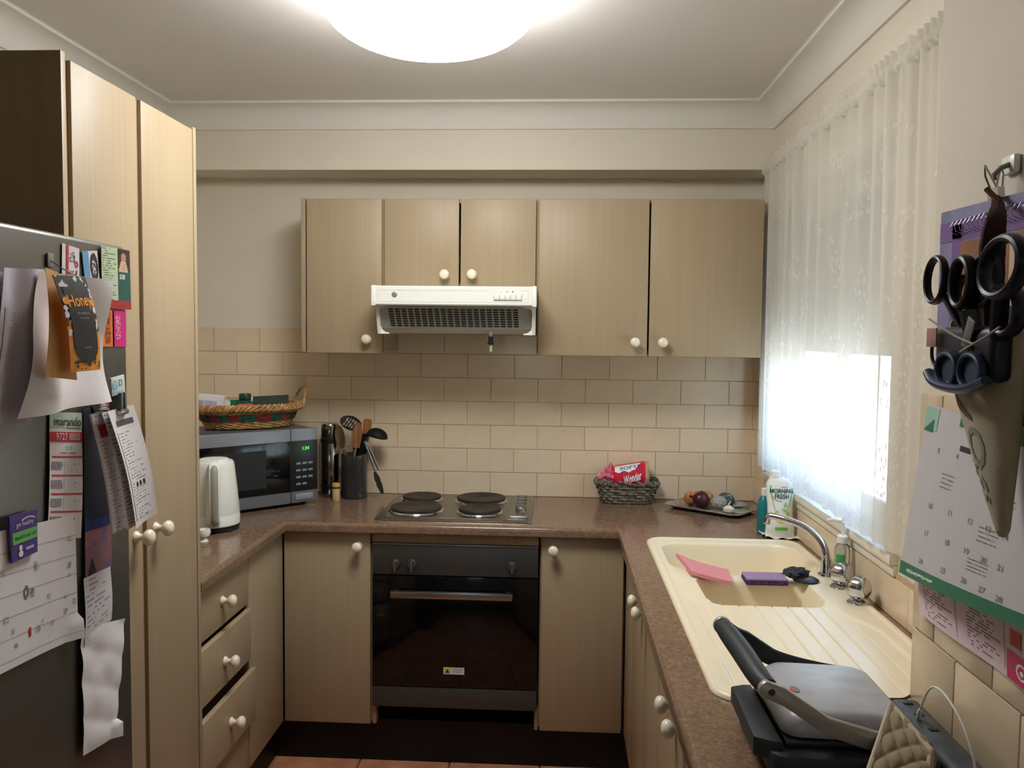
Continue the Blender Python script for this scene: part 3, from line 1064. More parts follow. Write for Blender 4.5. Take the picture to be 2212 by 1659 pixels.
def sink_z(x, y):
    d = -sdr(x, y, KX0, KX1, KY0, KY1, .062)
    t = min(1, max(0, d / .014))
    z = BZ + .0012 + .0105 * math.sqrt(max(0, 1 - (1 - t) ** 2))
    z -= .0035 * sst(.016, .026, d)
    # drainer recess with grooves running into the small bowl
    s = -sdr(x, y, .352, .772 - .05 * sst(1.95, 2.10, y), 1.585, 2.16, .03)
    z -= .0045 * sst(0, .012, s)
    if s > .02:
        k = ((x - .392) / .0415)
        if -0.3 < k < 8.4:
            g = abs(k - round(k)) * .0415
            z -= .0042 * (1 - sst(.0006, .0028, g)) * sst(.02, .03, s)
    # divider ledge
    z -= .012 * sst(0, .03, -sdr(x, y, .385, .715, 2.35, 2.47, .02))
    b1 = -sdr(x, y, .345, .782, 2.432, 2.772, .085)
    b2 = -sdr(x, y, .398, .708, 2.132, 2.378, .05)
    z -= .165 * sst(0, .030, b1)
    z -= .135 * sst(0, .028, b2)
    return z


sk = thing('sink', 'cream composite sink with two bowls and ribbed drainboard under the window', 'sink', (.563, 2.195, BZ))
xs = [KX0 + (KX1 - KX0) * i / 420 for i in range(421)]
ys = [KY0 + (KY1 - KY0) * i / 340 for i in range(341)]
bm = nb()
V = [[bm.verts.new((x, y, sink_z(x, y))) for y in ys] for x in xs]
SD = [[sdr(x, y, KX0, KX1, KY0, KY1, .062) for y in ys] for x in xs]
for i in range(420):
    for j in range(340):
        if min(SD[i + a][j + b] for a in (0, 1) for b in (0, 1)) < -1e-6:
            bm.faces.new((V[i][j], V[i + 1][j], V[i + 1][j + 1], V[i][j + 1]))
for i, row in enumerate(V):
    for j, v in enumerate(row):
        if not v.link_faces:
            bm.verts.remove(v)
        elif SD[i][j] > 0:
            x, y = v.co.x, v.co.y
            gx = sdr(x + 1e-4, y, KX0, KX1, KY0, KY1, .062) - SD[i][j]
            gy = sdr(x, y + 1e-4, KX0, KX1, KY0, KY1, .062) - SD[i][j]
            g = math.hypot(gx, gy) or 1
            v.co.x -= gx / g * SD[i][j]
            v.co.y -= gy / g * SD[i][j]
obj('basin', bm, SINK, sk, smooth=75)
for x, y, z in ((.565, 2.60, BZ - .163), (.55, 2.255, BZ - .133)):
    obj('waste', lathe(nb(), [(0, 0), (.042, 0), (.043, .003), (.03, .005), (.028, .002), (0, .002)], 28, Matrix.Translation((x, y, z + .004))), CHROME, sk)

# ------------------------------------------------------------------ taps
TZ = BZ + .0085
ft = thing('swivel_spout', 'chrome swivel spout arching over the big sink bowl', 'tap', (.785, 2.418, TZ))
T = Matrix.Translation((.785, 2.418, TZ))
obj('base', lathe(nb(), [(0, 0), (.024, 0), (.0235, .004), (.0165, .008), (.0155, .02), (.0165, .040), (.0165, .044), (0, .044)], 28, T), CHROME, ft)
pts = spline([(.785, 2.418, TZ + .04), (.783, 2.418, .985), (.778, 2.425, 1.008), (.765, 2.440, 1.030), (.738, 2.470, 1.054), (.690, 2.505, 1.069), (.655, 2.532, 1.073), (.645, 2.538, 1.068)], 6)
bm = tube(nb(), pts, [.0135 - .0035 * min(1, i / 25) for i in range(len(pts))], 14)
obj('spout', bm, CHROME, ft)
obj('outlet', lathe(nb(), [(0, 0), (.0095, 0), (.0105, .006), (.010, .020), (0, .022)], 18, Matrix.Translation((.644, 2.539, 1.047))), CHROME, ft)
for i, (x, y) in enumerate(((.787, 2.300), (.787, 2.165))):
    th_ = thing('tap_handle', ('chrome ball tap handle between the spout and the other ball handle', 'chrome ball tap handle furthest from the spout, near the tiles')[i],
                'tap', (x, y, TZ), group='pair of tap handles')
    T = Matrix.Translation((x, y, TZ))
    obj('flange', lathe(nb(), [(0, 0), (.029, 0), (.029, .002), (.022, .007), (.012, .010), (.010, .014), (0, .014)], 28, T), CHROME, th_)
    bm = nb()
    rings = []
    for r_, z_ in ((.010, .012), (.017, .0135), (.024, .018), (.0295, .027), (.0315, .038), (.0300, .049), (.0245, .059), (.0150, .066), (.006, .0685)):
        rings.append([bm.verts.new((x + r_ * (1 + .07 * cos(4 * q)) * cos(q), y + r_ * (1 + .07 * cos(4 * q)) * sin(q), TZ + z_)) for q in [2 * pi * k / 48 for k in range(48)]])
    for a, b in zip(rings, rings[1:]):
        for k in range(48):
            bm.faces.new((a[k], a[(k + 1) % 48], b[(k + 1) % 48], b[k]))
    bm.faces.new(rings[0][::-1])
    bm.faces.new(rings[-1])
    kb = obj('ball', bm, CHROME, th_, smooth=70)
    obj('cap', lathe(nb(), [(0, .067), (.007, .067), (.0065, .0705), (0, .071)], 20, T), STEEL, kb)

# ------------------------------------------------------------------ sponges and scourer
def slab(fn_top, nu, nv, thick, fnx):
    """soft slab: fnx(u,v)->(x,y), fn_top(u,v)->z of the top"""
    bm = nb()
    gridm(bm, nu, nv, lambda u, v: Vector((*fnx(u, v), fn_top(u, v))))
    bmesh.ops.recalc_face_normals(bm, faces=bm.faces)
    if sum(f.normal.z for f in bm.faces) < 0:
        bmesh.ops.reverse_faces(bm, faces=bm.faces)
    bmesh.ops.solidify(bm, geom=bm.faces[:], thickness=thick)
    return bm


PINK = mat('pink_sponge_cloth', (212, 142, 150), 0.9, spec=0.1, var=0.12, vscale=(90, 90, 90), bump=0.5, bscale=350)
A, B, Cc, Dd = Vector((.372, 2.525)), Vector((.505, 2.415)), Vector((.487, 2.268)), Vector((.392, 2.372))
bm = slab(lambda u, v: BZ + .019 + .016 * (1 - u) ** 3 * (.3 + .7 * v) + .006 * u * (1 - v), 14, 10, .011,
          lambda u, v: tuple((Dd.lerp(Cc, u)).lerp(A.lerp(B, u), v)))
tag(obj('sponge_cloth', bm, PINK, org=(.44, 2.39, BZ)), 'pink curled sponge cloth lying across the sink divider', 'sponge')
sp = thing('sponge', 'purple scouring sponge on the sink divider beside the pink cloth', 'sponge', (.60, 2.365, BZ))
obj('foam', rbox(nb(), .538, .655, 2.325, 2.400, BZ - .001, BZ + .012, .005, 2, M=None), mat('purple_foam', (98, 80, 122), 0.95, spec=0.05, rgb2=(60, 40, 92), vscale=(220, 220, 220), bump=0.8, bscale=500), sp)
obj('scourer_pad', rbox(nb(), .539, .654, 2.326, 2.399, BZ + .012, BZ + .018, .002, 2), mat('lilac_pad', (160, 136, 168), 0.95, spec=0.05, var=0.2, vscale=(160, 160, 160)), sp)
pl = thing('sink_plug', 'black rubber sink plug with a dark scourer resting on its edge', 'plug', (.705, 2.36, BZ))
obj('disc', lathe(nb(), [(0, 0), (.020, 0), (.034, .004), (.036, .009), (.028, .014), (0, .015)], 26, Matrix.Translation((.708, 2.352, BZ + .004))), BLACKP, pl)
bm = nb()
bmesh.ops.create_icosphere(bm, subdivisions=3, radius=1)
for v in bm.verts:
    n_ = noise.noise(v.co * 2.3) * .35 + noise.noise(v.co * 7) * .18
    v.co = Vector((v.co.x * .034, v.co.y * .026, v.co.z * .016)) * (1 + n_)
bmesh.ops.translate(bm, vec=(.688, 2.375, BZ + .024), verts=bm.verts)
tag(obj('steel_scourer', bm, mat('dark_scourer', (70, 76, 80), 0.9, spec=0.3, rgb2=(34, 38, 42), vscale=(160, 160, 160), bump=0.8, bscale=300), org=(.688, 2.375, BZ)),
    'crumpled dark grey scourer on the black plug by the taps', 'scourer')

# ------------------------------------------------------------------ dish soap, teal bottle, cloth, pump bottle
def oval_loft(bm, secs, seg=28, p=2.6):
    """secs: (z, cx, cy, hx, hy) superellipse sections"""
    rings = []
    for z, cx, cy, hx, hy in secs:
        ring = []
        for i in range(seg):
            a = 2 * pi * i / seg
            c_, s_ = cos(a), sin(a)
            ring.append(bm.verts.new((cx + hx * math.copysign(abs(c_) ** (2 / p), c_), cy + hy * math.copysign(abs(s_) ** (2 / p), s_), z)))
        rings.append(ring)
    for a, b in zip(rings, rings[1:]):
        for i in range(seg):
            j = (i + 1) % seg
            bm.faces.new((a[i], a[j], b[j], b[i]))
    bm.faces.new(rings[0][::-1])
    bm.faces.new(rings[-1])
    return bm


ds = thing('dish_soap_bottle', 'white dish soap bottle reading MORNING FRESH with green label in the corner', 'bottle', (.776, 2.90, BZ))
SOAPW = mat('soap_white_plastic', (236, 240, 236), 0.28, var=0.02, vscale=(20, 20, 20), sss=0.2)
secs = [(BZ + .006, .779, 2.9, .046, .019), (BZ + .010, .779, 2.9, .049, .021), (BZ + .05, .779, 2.9, .048, .022), (BZ + .085, .778, 2.9, .042, .021), (BZ + .12, .777, 2.9, .043, .021),
        (BZ + .155, .777, 2.9, .048, .022), (BZ + .182, .776, 2.9, .0475, .021), (BZ + .197, .774, 2.9, .042, .02), (BZ + .207, .768, 2.9, .030, .018), (BZ + .212, .762, 2.9, .024, .016)]
body = obj('body', oval_loft(nb(), secs), SOAPW, ds)
obj('cap', lathe(nb(), [(.017, 0), (.0185, .002), (.0175, .020), (.014, .024), (0, .025)], 24, Matrix.Translation((.758, 2.9, BZ + .211))), WHITEP, ds)


def soap_y(x, z):
    """front surface of the soap bottle"""
    for a, b in zip(secs, secs[1:]):
        if a[0] <= z <= b[0]:
            t = (z - a[0]) / (b[0] - a[0])
            cx, hx, hy = [a[i] + (b[i] - a[i]) * t for i in (1, 3, 4)]
            q = min(.999, abs((x - cx) / hx))
            return 2.9 - hy * (1 - q ** 2.6) ** (1 / 2.6)
    return 2.9


def on_soap(poly_or_bm, m, name, off=.0006, parent=body):
    bm = poly_or_bm
    for v in bm.verts:
        v.co.y = soap_y(v.co.x, v.co.z) - off - (.0002 if v.co.y < 0 else 0)
    return obj(name, bm, m, parent, smooth=60)


def flat_grid(x0, x1, z0, z1, nx, nz, keep=None):
    bm = nb()
    gridm(bm, nx, nz, lambda u, v: Vector((x0 + (x1 - x0) * u, 0, z0 + (z1 - z0) * v)))
    if keep:
        bmesh.ops.delete(bm, geom=[f for f in bm.faces if not keep(f.calc_center_median())], context='FACES')
    return bm


GRN = mat('label_green', (112, 190, 132), 0.4, rgb2=(176, 220, 160), vscale=(40, 40, 40))
DGRN = mat('print_dark_green', (30, 110, 84), 0.5, var=0.05, vscale=(40, 40, 40))
LIME = mat('apple_lime', (158, 204, 92), 0.5, rgb2=(206, 230, 150), vscale=(70, 70, 70))


def shield(p):
    x, z = (p.x - .777) / .040, (p.z - BZ - .185) / .085
    if not (-1 < x < 1 and -1 < z < 0):
        return False
    return abs(x) < 1 - .45 * (-z) ** 1.5 and abs(x) > .90 - .42 * (-z) ** 1.5 - .06 * (z > -.12)


on_soap(flat_grid(.737, .817, BZ + .100, BZ + .187, 60, 60, shield), GRN, 'label_border')
on_soap(flat_grid(.748, .806, BZ + .050, BZ + .106, 48, 48, lambda p: (noise.noise(Vector((p.x * 46, 3, p.z * 46))) > -.12 and math.hypot((p.x - .779) / .028, (p.z - BZ - .080) / .026) < 1)), LIME, 'apple_picture')
on_soap(flat_grid(.757, .800, BZ + .030, BZ + .041, 20, 8), mat('lime_strip', (110, 190, 80), 0.5, var=0.02, vscale=(30, 30, 30)), 'label_strip')
on_soap(flat_grid(.783, .799, BZ + .108, BZ + .130, 20, 24, lambda p: math.hypot(p.x - .791, (p.z - BZ - .115)) < .0065 or (p.z > BZ + .115 and abs(p.x - .791) < .0065 * (1 - (p.z - BZ - .115) / .015))), GRN, 'drop_mark')
for s_, zz, sz in (('MORNING', BZ + .166, .0215), ('FRESH', BZ + .147, .0225)):
    bm = text_bm(s_, sz, bold=.0005, sx=.80)
    bmesh.ops.subdivide_edges(bm, edges=[e for e in bm.edges if e.calc_length() > .006], cuts=2)
    bmesh.ops.transform(bm, matrix=frame((.777, -.001, zz), (1, 0, 0), (0, 0, 1)), verts=bm.verts)
    on_soap(bm, DGRN, 'lettering', .0012)
for cx, cz, a0, a1, r_ in ((.775, BZ + .155, 190, 285, .030), (.782, BZ + .160, 60, 115, .026)):
    bm = tube(nb(), [(cx + r_ * cos(RD(a)), 0, cz + r_ * .8 * sin(RD(a))) for a in range(a0, a1, 8)], .0009, 5)
    on_soap(bm, RED, 'red_swoosh', .0006)

tb = thing('teal_bottle', 'teal bottle half hidden behind the white dish soap bottle', 'bottle', (.722, 2.965, BZ))
TEAL = mat('teal_plastic', (30, 120, 128), 0.3, var=0.05, vscale=(20, 20, 20))
obj('body', lathe(nb(), [(0, 0), (.022, 0), (.024, .004), (.024, .10), (.018, .125), (.010, .135), (0, .135)], 24, Matrix.Translation((.740, 2.965, BZ))), TEAL, tb)
obj('cap', lathe(nb(), [(0, .135), (.011, .135), (.011, .160), (0, .162)], 20, Matrix.Translation((.740, 2.965, BZ))), WHITEP, tb)
bm = slab(lambda u, v: BZ + .0062 + .012 * max(0, .32 - u) * (1 + sin(7 * v)) + .003 * sin(17 * u + 9 * v) * (1 if v < .12 or u > .9 else .15) * (1 if v < .5 else .3), 22, 12, .002,
          lambda u, v: (.722 + .122 * u + .004 * sin(11 * v), 2.868 + .085 * v + .004 * sin(13 * u)))
tag(obj('folded_cloth', bm, mat('white_cloth', (232, 228, 218), 0.9, var=0.04, vscale=(80, 80, 80), bump=0.3, bscale=400), org=(.783, 2.9, BZ)), 'crumpled white cloth under the dish soap bottle', 'cloth')

pb = thing('pump_bottle', 'clear pump bottle with green label behind the tap handles', 'bottle', (.802, 2.362, BZ))
T = Matrix.Translation((.806, 2.352, BZ + .006))
obj('body', lathe(nb(), [(0, .001), (.019, .001), (.021, .004), (.021, .09), (.019, .104), (.012, .112), (.0115, .116), (0, .116)], 28, T), mat('clear_plastic', (224, 230, 226), 0.12, trans=0.75, var=0.02, vscale=(10, 10, 10)), pb)
bm = nb()
gridm(bm, 10, 4, lambda u, v: Vector((.806 + .0215 * cos(RD(200 + 70 * u)), 2.352 + .0215 * sin(RD(200 + 70 * u)), BZ + .03 + .06 * v)))
obj('label', bm, mat('bright_green_label', (70, 170, 84), 0.5, var=0.05, vscale=(50, 50, 50)), pb)
obj('collar', lathe(nb(), [(.0, .114), (.0145, .114), (.0145, .132), (.011, .136), (0, .136)], 22, T), WHITEP, pb)
obj('pump_stem', lathe(nb(), [(0, .136), (.005, .136), (.005, .172), (0, .172)], 14, T), WHITEP, pb)
bm = tube(nb(), [(.806, 2.352, BZ + .182), (.80, 2.357, BZ + .182), (.782, 2.372, BZ + .181), (.772, 2.380, BZ + .176)], [.009, .009, .0055, .0045], 10)
obj('nozzle', bm, WHITEP, pb)

# ------------------------------------------------------------------ tray with onions and garlic
ty = thing('serving_tray', 'oval-cornered metal tray with a faded floral print in the corner', 'tray', (.628, 3.35, BZ), RD(-38), local=True)
bm = nb()
secs_t = [(.004, .140, .078), (.0045, .142, .080), (.008, .150, .088), (.016, .160, .100), (.018, .167, .107), (.0165, .168, .108)]
rings = []
for z, hx, hy in secs_t:
    rings.append([bm.verts.new((x, y, z)) for x, y in rrect(-hx, hx, -hy, hy, .035, 6)])
bm.faces.new(rings[0])
for a, b in zip(rings, rings[1:]):
    for i in range(len(a)):
        j = (i + 1) % len(a)
        bm.faces.new((a[i], a[j], b[j], b[i]))
bmesh.ops.recalc_face_normals(bm, faces=bm.faces)
bmesh.ops.solidify(bm, geom=bm.faces[:], thickness=.0022)
obj('pan', bm, mat('tray_metal', (188, 180, 170), 0.35, metal=0.5, rgb2=(128, 116, 106), vscale=(24, 24, 24)), ty)


def leafpatch(cx, cy, hx, hy, sd_, z=.0052):
    bm = nb()
    gridm(bm, 24, 24, lambda u, v: Vector((cx + hx * (2 * u - 1), cy + hy * (2 * v - 1), z)))
    bmesh.ops.delete(bm, geom=[f for f in bm.faces if math.hypot((f.calc_center_median().x - cx) / hx, (f.calc_center_median().y - cy) / hy)
                               > .85 + .4 * noise.noise(f.calc_center_median() * 60 + Vector((sd_, 0, 0)))], context='FACES')
    return bm


obj('floral_print', leafpatch(-.105, .035, .05, .05, 1), mat('faded_green_print', (120, 140, 98), 0.5, rgb2=(176, 176, 140), vscale=(60, 60, 60)), ty)
obj('floral_print', leafpatch(.085, .025, .06, .06, 5), mat('faded_green_print', (0, 0, 0)), ty)
obj('rose_print', leafpatch(-.128, -.02, .022, .03, 9), mat('faded_rose_print', (206, 130, 134), 0.5, rgb2=(180, 80, 92), vscale=(80, 80, 80)), ty)
TRZ = BZ + .006


def onion(name, label, x, y, r, m, tilt=(0, 0), gp=None, cat='onion', neck=1.0):
    t = thing(name, label, cat, (x, y, TRZ), group=gp)
    bm = nb()
    prof = [(0, -.93), (.12, -.96), (.45, -.86), (.80, -.52), (.98, -.08), (.97, .25), (.78, .62), (.45, .88), (.22, 1.05 * neck), (.12, 1.28 * neck), (.16, 1.45 * neck), (.0, 1.5 * neck)]
    Rm = Matrix.Translation((x, y, TRZ + r * .95)) @ Matrix.Rotation(tilt[1], 4, 'Z') @ Matrix.Rotation(tilt[0], 4, 'X')
    lathe(bm, [(a * r, b * r) for a, b in prof], 24, Rm)
    for v in bm.verts:
        v.co += Vector((1, 1, 1)) * noise.noise(v.co * 40) * r * .05
    lo_ = min(v.co.z for v in bm.verts)
    bmesh.ops.translate(bm, vec=(0, 0, TRZ + .0005 - lo_), verts=bm.verts)
    obj('bulb', bm, m, t, smooth=60)
    bm = nb()
    for k in range(7):
        a = k * 2.4
        p = Vector((.08 * r * cos(a), .08 * r * sin(a), -.93 * r))
        tube(bm, [Rm @ p, Rm @ (p + Vector((.15 * r * cos(a), .15 * r * sin(a), -.12 * r)))], .0006, 4)
    bmesh.ops.translate(bm, vec=(0, 0, TRZ + .0005 - lo_), verts=bm.verts)
    obj('roots', bm, mat('dry_root', (196, 170, 120), 0.9, var=0.1, vscale=(60, 60, 60)), t)
    return t


BRN = mat('brown_onion_skin', (206, 142, 88), 0.35, rgb2=(168, 98, 54), vscale=(120, 120, 18), spec=0.5)
PUR = mat('red_onion_skin', (84, 34, 46), 0.3, rgb2=(52, 20, 32), vscale=(120, 120, 18), spec=0.5)
onion('brown_onion', 'brown onion at the back left of the tray, its neck to the wall', .553, 3.400, .030, BRN, (RD(60), RD(140)), 'onions on the tray')
onion('brown_onion', 'brown onion half hidden behind the red onion', .622, 3.415, .029, BRN, (RD(75), RD(-60)), 'onions on the tray')
onion('red_onion', 'dark purple red onion at the front of the tray', .586, 3.345, .036, PUR, (RD(80), RD(-125)), 'onions on the tray')


def garlic(label, x, y, r, m, seed):
    t = thing('garlic_bulb', label, 'garlic', (x, y, TRZ), group='garlic on the tray')
    bm = nb()
    seg = 40
    rings = []
    for q in range(13):
        v = q / 12
        z = r * 1.5 * v
        rr = r * (sin(pi * min(1, v * 1.12)) ** .6 if v * 1.12 < 1 else 0) * (1 - .35 * v) + r * .14 * (v > .55)
        rings.append([bm.verts.new((x + rr * (1 + .10 * abs(sin(3.5 * a + seed)) * (1 - v)) * cos(a), y + rr * (1 + .10 * abs(sin(3.5 * a + seed)) * (1 - v)) * sin(a), TRZ + z))
                      for a in [2 * pi * i / seg for i in range(seg)]])
    for a, b in zip(rings, rings[1:]):
        for i in range(seg):
            bm.faces.new((a[i], a[(i + 1) % seg], b[(i + 1) % seg], b[i]))
    bm.faces.new(rings[0][::-1])
    bm.faces.new(rings[-1])
    obj('bulb', bm, m, t, smooth=60)
    bm = tube(nb(), [(x, y, TRZ + r * 1.45), (x + .003, y, TRZ + r * 1.75), (x + .008, y + .002, TRZ + r * 2.0)], [r * .15, r * .10, r * .07], 7)
    obj('stem', bm, m, t)


GAR = mat('garlic_skin', (236, 228, 206), 0.6, rgb2=(214, 200, 172), vscale=(120, 120, 30), sss=0.1)
garlic('white garlic bulb at the front edge of the tray', .676, 3.255, .024, GAR, 0.4)
MESH_ = mat('grey_net_bag', (120, 120, 112), 0.7, rgb2=(186, 186, 178), vscale=(160, 160, 160), spec=0.3)
for i, (x, y, r) in enumerate(((.652, 3.325, .030), (.690, 3.375, .032))):
    bm = nb()
    bmesh.ops.create_icosphere(bm, subdivisions=4, radius=1)
    for v in bm.verts:
        k = 1 + .12 * noise.noise(v.co * 2 + Vector((i * 5, 0, 0))) + .07 * noise.noise(v.co * 6)
        v.co = Vector((x + v.co.x * r * k * 1.05, y + v.co.y * r * k, TRZ + .0005 + r * .92 + v.co.z * r * .9 * k))
    lo_ = min(v.co.z for v in bm.verts)
    bmesh.ops.translate(bm, vec=(0, 0, TRZ + .001 - lo_), verts=bm.verts)
    nt_ = thing('netted_garlic', ('grey net bag of garlic in front of the darker one, ends tied white', 'darker grey net bag of garlic at the back right of the tray')[i], 'net bag', (x, y, TRZ), group='net bags on the tray')
    obj('bag', bm, MESH_ if i == 0 else mat('dark_net_bag', (92, 94, 88), 0.7, rgb2=(60, 62, 58), vscale=(160, 160, 160)), nt_, smooth=60)
    bm = nb()
    for k in range(9):
        a = k * .7
        tube(bm, [(x + .004, y - r * .5, TRZ + r * 1.5), (x + .004 + .016 * cos(a), y - r * .6 - .006, TRZ + r * 1.45 + .016 * sin(a))], [.0022, .0006], 5)
    obj('tied_end', bm, mat('white_net_tail', (214, 214, 210), 0.7, var=0.05, vscale=(50, 50, 50)), nt_)
bm = slab(lambda u, v: TRZ + .008 + .016 * abs(noise.noise(Vector((u * 3, v * 3, 2)))) + .012 * sin(pi * u) * sin(pi * v), 16, 16, .0008,
          lambda u, v: (.715 + .075 * u - .02 * v, 3.345 + .07 * v + .03 * u))
tag(obj('plastic_bag', bm, mat('crumpled_clear_bag', (176, 182, 168), 0.25, alpha=0.55, var=0.08, vscale=(40, 40, 40)), org=(.74, 3.38, TRZ)), 'crumpled clear plastic bag at the right end of the tray', 'bag')

# ------------------------------------------------------------------ woven baskets
def sup(a, hx, hy, p):
    c_, s_ = cos(a), sin(a)
    return hx * math.copysign(abs(c_) ** (2 / p), c_), hy * math.copysign(abs(s_) ** (2 / p), s_)


def weave(bm, z, hx, hy, p, r, amp, nst, phase, seg=120, flat=1.4):
    pts = []
    for i in range(seg):
        a = 2 * pi * i / seg
        k = 1 + amp * sin(nst * a / 1.0 + phase)
        x, y = sup(a, hx * k, hy * k, p)
        pts.append((x, y, z + .0012 * cos(nst * a + phase)))
    return tube(bm, pts, r, 6, True, flat)


gb_ = thing('bread_basket', 'small grey woven basket holding the bread bag against the tiles', 'basket', (.299, 3.478, BZ), 0, local=True)
GW = mat('grey_seagrass', (136, 130, 114), 0.85, rgb2=(74, 68, 58), vscale=(70, 70, 70), spec=0.2, bump=0.4, bscale=300)
for i in range(7):
    t_ = i / 6
    obj('weave', weave(nb(), .008 + .0118 * i, .098 + .027 * t_, .052 + .014 * t_, 4.0, .0068, .035, 13, pi * (i % 2), 104, 1.0), GW, gb_)
bm = nb()
for k in range(34):
    a = 2 * pi * k / 34
    x, y = sup(a, .127, .068, 4.0)
    x2, y2 = sup(a + .16, .133, .074, 4.0)
    x0, y0 = sup(a + .08, .121, .061, 4.0)
    tube(bm, [(x0, y0, .081), (x, y, .095), (x2, y2, .081)], .0068, 6)
obj('rim', bm, GW, gb_)
obj('base', prism(nb(), [sup(2 * pi * i / 40, .097, .051, 4.0) for i in range(40)], .001, .006), GW, gb_)

bb = thing('bread_bag', 'red plastic bread bag reading Wonder and SOFT! in the grey basket', 'bread', (.30, 3.478, BZ + .02))
BAG = mat('red_bread_bag', (222, 30, 72), 0.28, rgb2=(198, 18, 54), vscale=(30, 30, 30), spec=0.5)
AX = Vector((.97, .10, .16)).normalized()      # loaf axis
bm = nb()
seg, nr = 28, 22
P0 = Vector((.232, 3.468, BZ + .098))
rings = []
for i in range(nr + 1):
    u = i / nr
    c_ = P0 + AX * (.142 * u)
    rings.append([])
    for k in range(seg):
        a = 2 * pi * k / seg
        x, y = sup(a, .052, .050, 3.2)
        w_ = 1 + .05 * noise.noise(Vector((u * 5, cos(a) * 2, sin(a) * 2)))
        rings[-1].append(bm.verts.new(c_ + Vector((0, x * .92 * w_, y * w_))))
for a, b in zip(rings, rings[1:]):
    for k in range(seg):
        bm.faces.new((a[k], a[(k + 1) % seg], b[(k + 1) % seg], b[k]))
bm.faces.new(rings[0][::-1])
bmesh.ops.recalc_face_normals(bm, faces=bm.faces)
obj('wrapper', bm, BAG, bb, smooth=60)
bm = nb()
e = P0 + AX * .142
pr_ = []
for q, s_ in enumerate((1.0, .97, .9, .5)):
    c_ = e + AX * (.0, .010, .016, .020)[q]
    pr_.append([bm.verts.new(c_ + Vector((0, sup(2 * pi * k / seg, .052, .050, 3.2)[0] * .92 * s_, sup(2 * pi * k / seg, .052, .050, 3.2)[1] * s_))) for k in range(seg)])
for a, b in zip(pr_, pr_[1:]):
    for k in range(seg):
        bm.faces.new((a[k], a[(k + 1) % seg], b[(k + 1) % seg], b[k]))
bm.faces.new(pr_[-1])
obj('bread_end', bm, mat('bread_crust', (206, 172, 132), 0.4, rgb2=(180, 140, 98), vscale=(40, 40, 40)), bb, smooth=60)
bm = nb()
P = Vector((.236, 3.466, BZ + .095))
rings = []
for i in range(9):
    u = i / 8
    c_ = P + Vector((-.058 * u, -.006 * u, .004 - .012 * u + .010 * sin(pi * u)))
    s_ = .047 * (1 - u) ** 1.2 + .012 + .016 * sst(.55, 1, u)
    rings.append([bm.verts.new(c_ + Vector((.004 * sin(5 * a + i), cos(a) * s_ * (1 + .25 * sin(7 * a + i * .3)), sin(a) * s_ * (1 + .25 * cos(6 * a + i * .4))))) for a in [2 * pi * k / 40 for k in range(40)]])
for a, b in zip(rings, rings[1:]):
    for k in range(40):
        bm.faces.new((a[k], a[(k + 1) % 40], b[(k + 1) % 40], b[k]))
bm.faces.new(rings[-1])
obj('twisted_end', bm, mat('bag_end_pink', (204, 60, 96), 0.25, rgb2=(224, 160, 176), vscale=(60, 60, 60)), bb, smooth=30)
U_ = AX
Nf = Vector((0, -1, .42)).normalized()
Vf = Nf.cross(U_).normalized()


def bagpt(u, v, off=.0):
    """point on the front-top of the bag, u along the loaf, v up around it"""
    a = RD(205 - 95 * v)
    x, y = sup(a, .052, .050, 3.2)
    return P0 + AX * (.142 * u) + Vector((0, x * .92, y)) * (1.03 + off / .05)


def on_bag(bm, m, name, off=.0012):
    for v in bm.verts:
        v.co = bagpt(v.co.x, v.co.y, off)
    return obj(name, bm, m, bb, smooth=60)


def bag_text(s_, size, u, v, sx, m, rot=0.0, bold=.006):
    bm = text_bm(s_, size, extr=0, bold=bold, sx=sx)
    bmesh.ops.triangulate(bm, faces=bm.faces)
    for q in range(2):
        bmesh.ops.subdivide_edges(bm, edges=[e_ for e_ in bm.edges if e_.calc_length() > .06], cuts=1)
    bmesh.ops.rotate(bm, matrix=Matrix.Rotation(rot, 3, 'Z'), verts=bm.verts)
    bmesh.ops.translate(bm, vec=(u, v, 0), verts=bm.verts)
    return on_bag(bm, m, 'lettering', .0032)


CLW = mat('cloud_white', (240, 236, 230), 0.4, var=0.02, vscale=(30, 30, 30))
bm = nb()
gridm(bm, 40, 30, lambda u, v: Vector((.05 + .85 * u, .36 + .66 * v, 0)))
bmesh.ops.delete(bm, geom=[f for f in bm.faces if not (f.calc_center_median().y > .50 - .12 * (f.calc_center_median().x - .3) + .05 * sin(f.calc_center_median().x * 22)
                           and f.calc_center_median().x > .10 and f.calc_center_median().x < .86 - .35 * (1 - f.calc_center_median().y))], context='FACES')
on_bag(bm, CLW, 'cloud_print', .0018)
bag_text('SOFT!', .33, .52, .70, .66, mat('bread_blue', (40, 110, 170), 0.5, var=0.03, vscale=(30, 30, 30)))
bag_text('Wonder', .25, .62, .24, .60, CLW, RD(6))

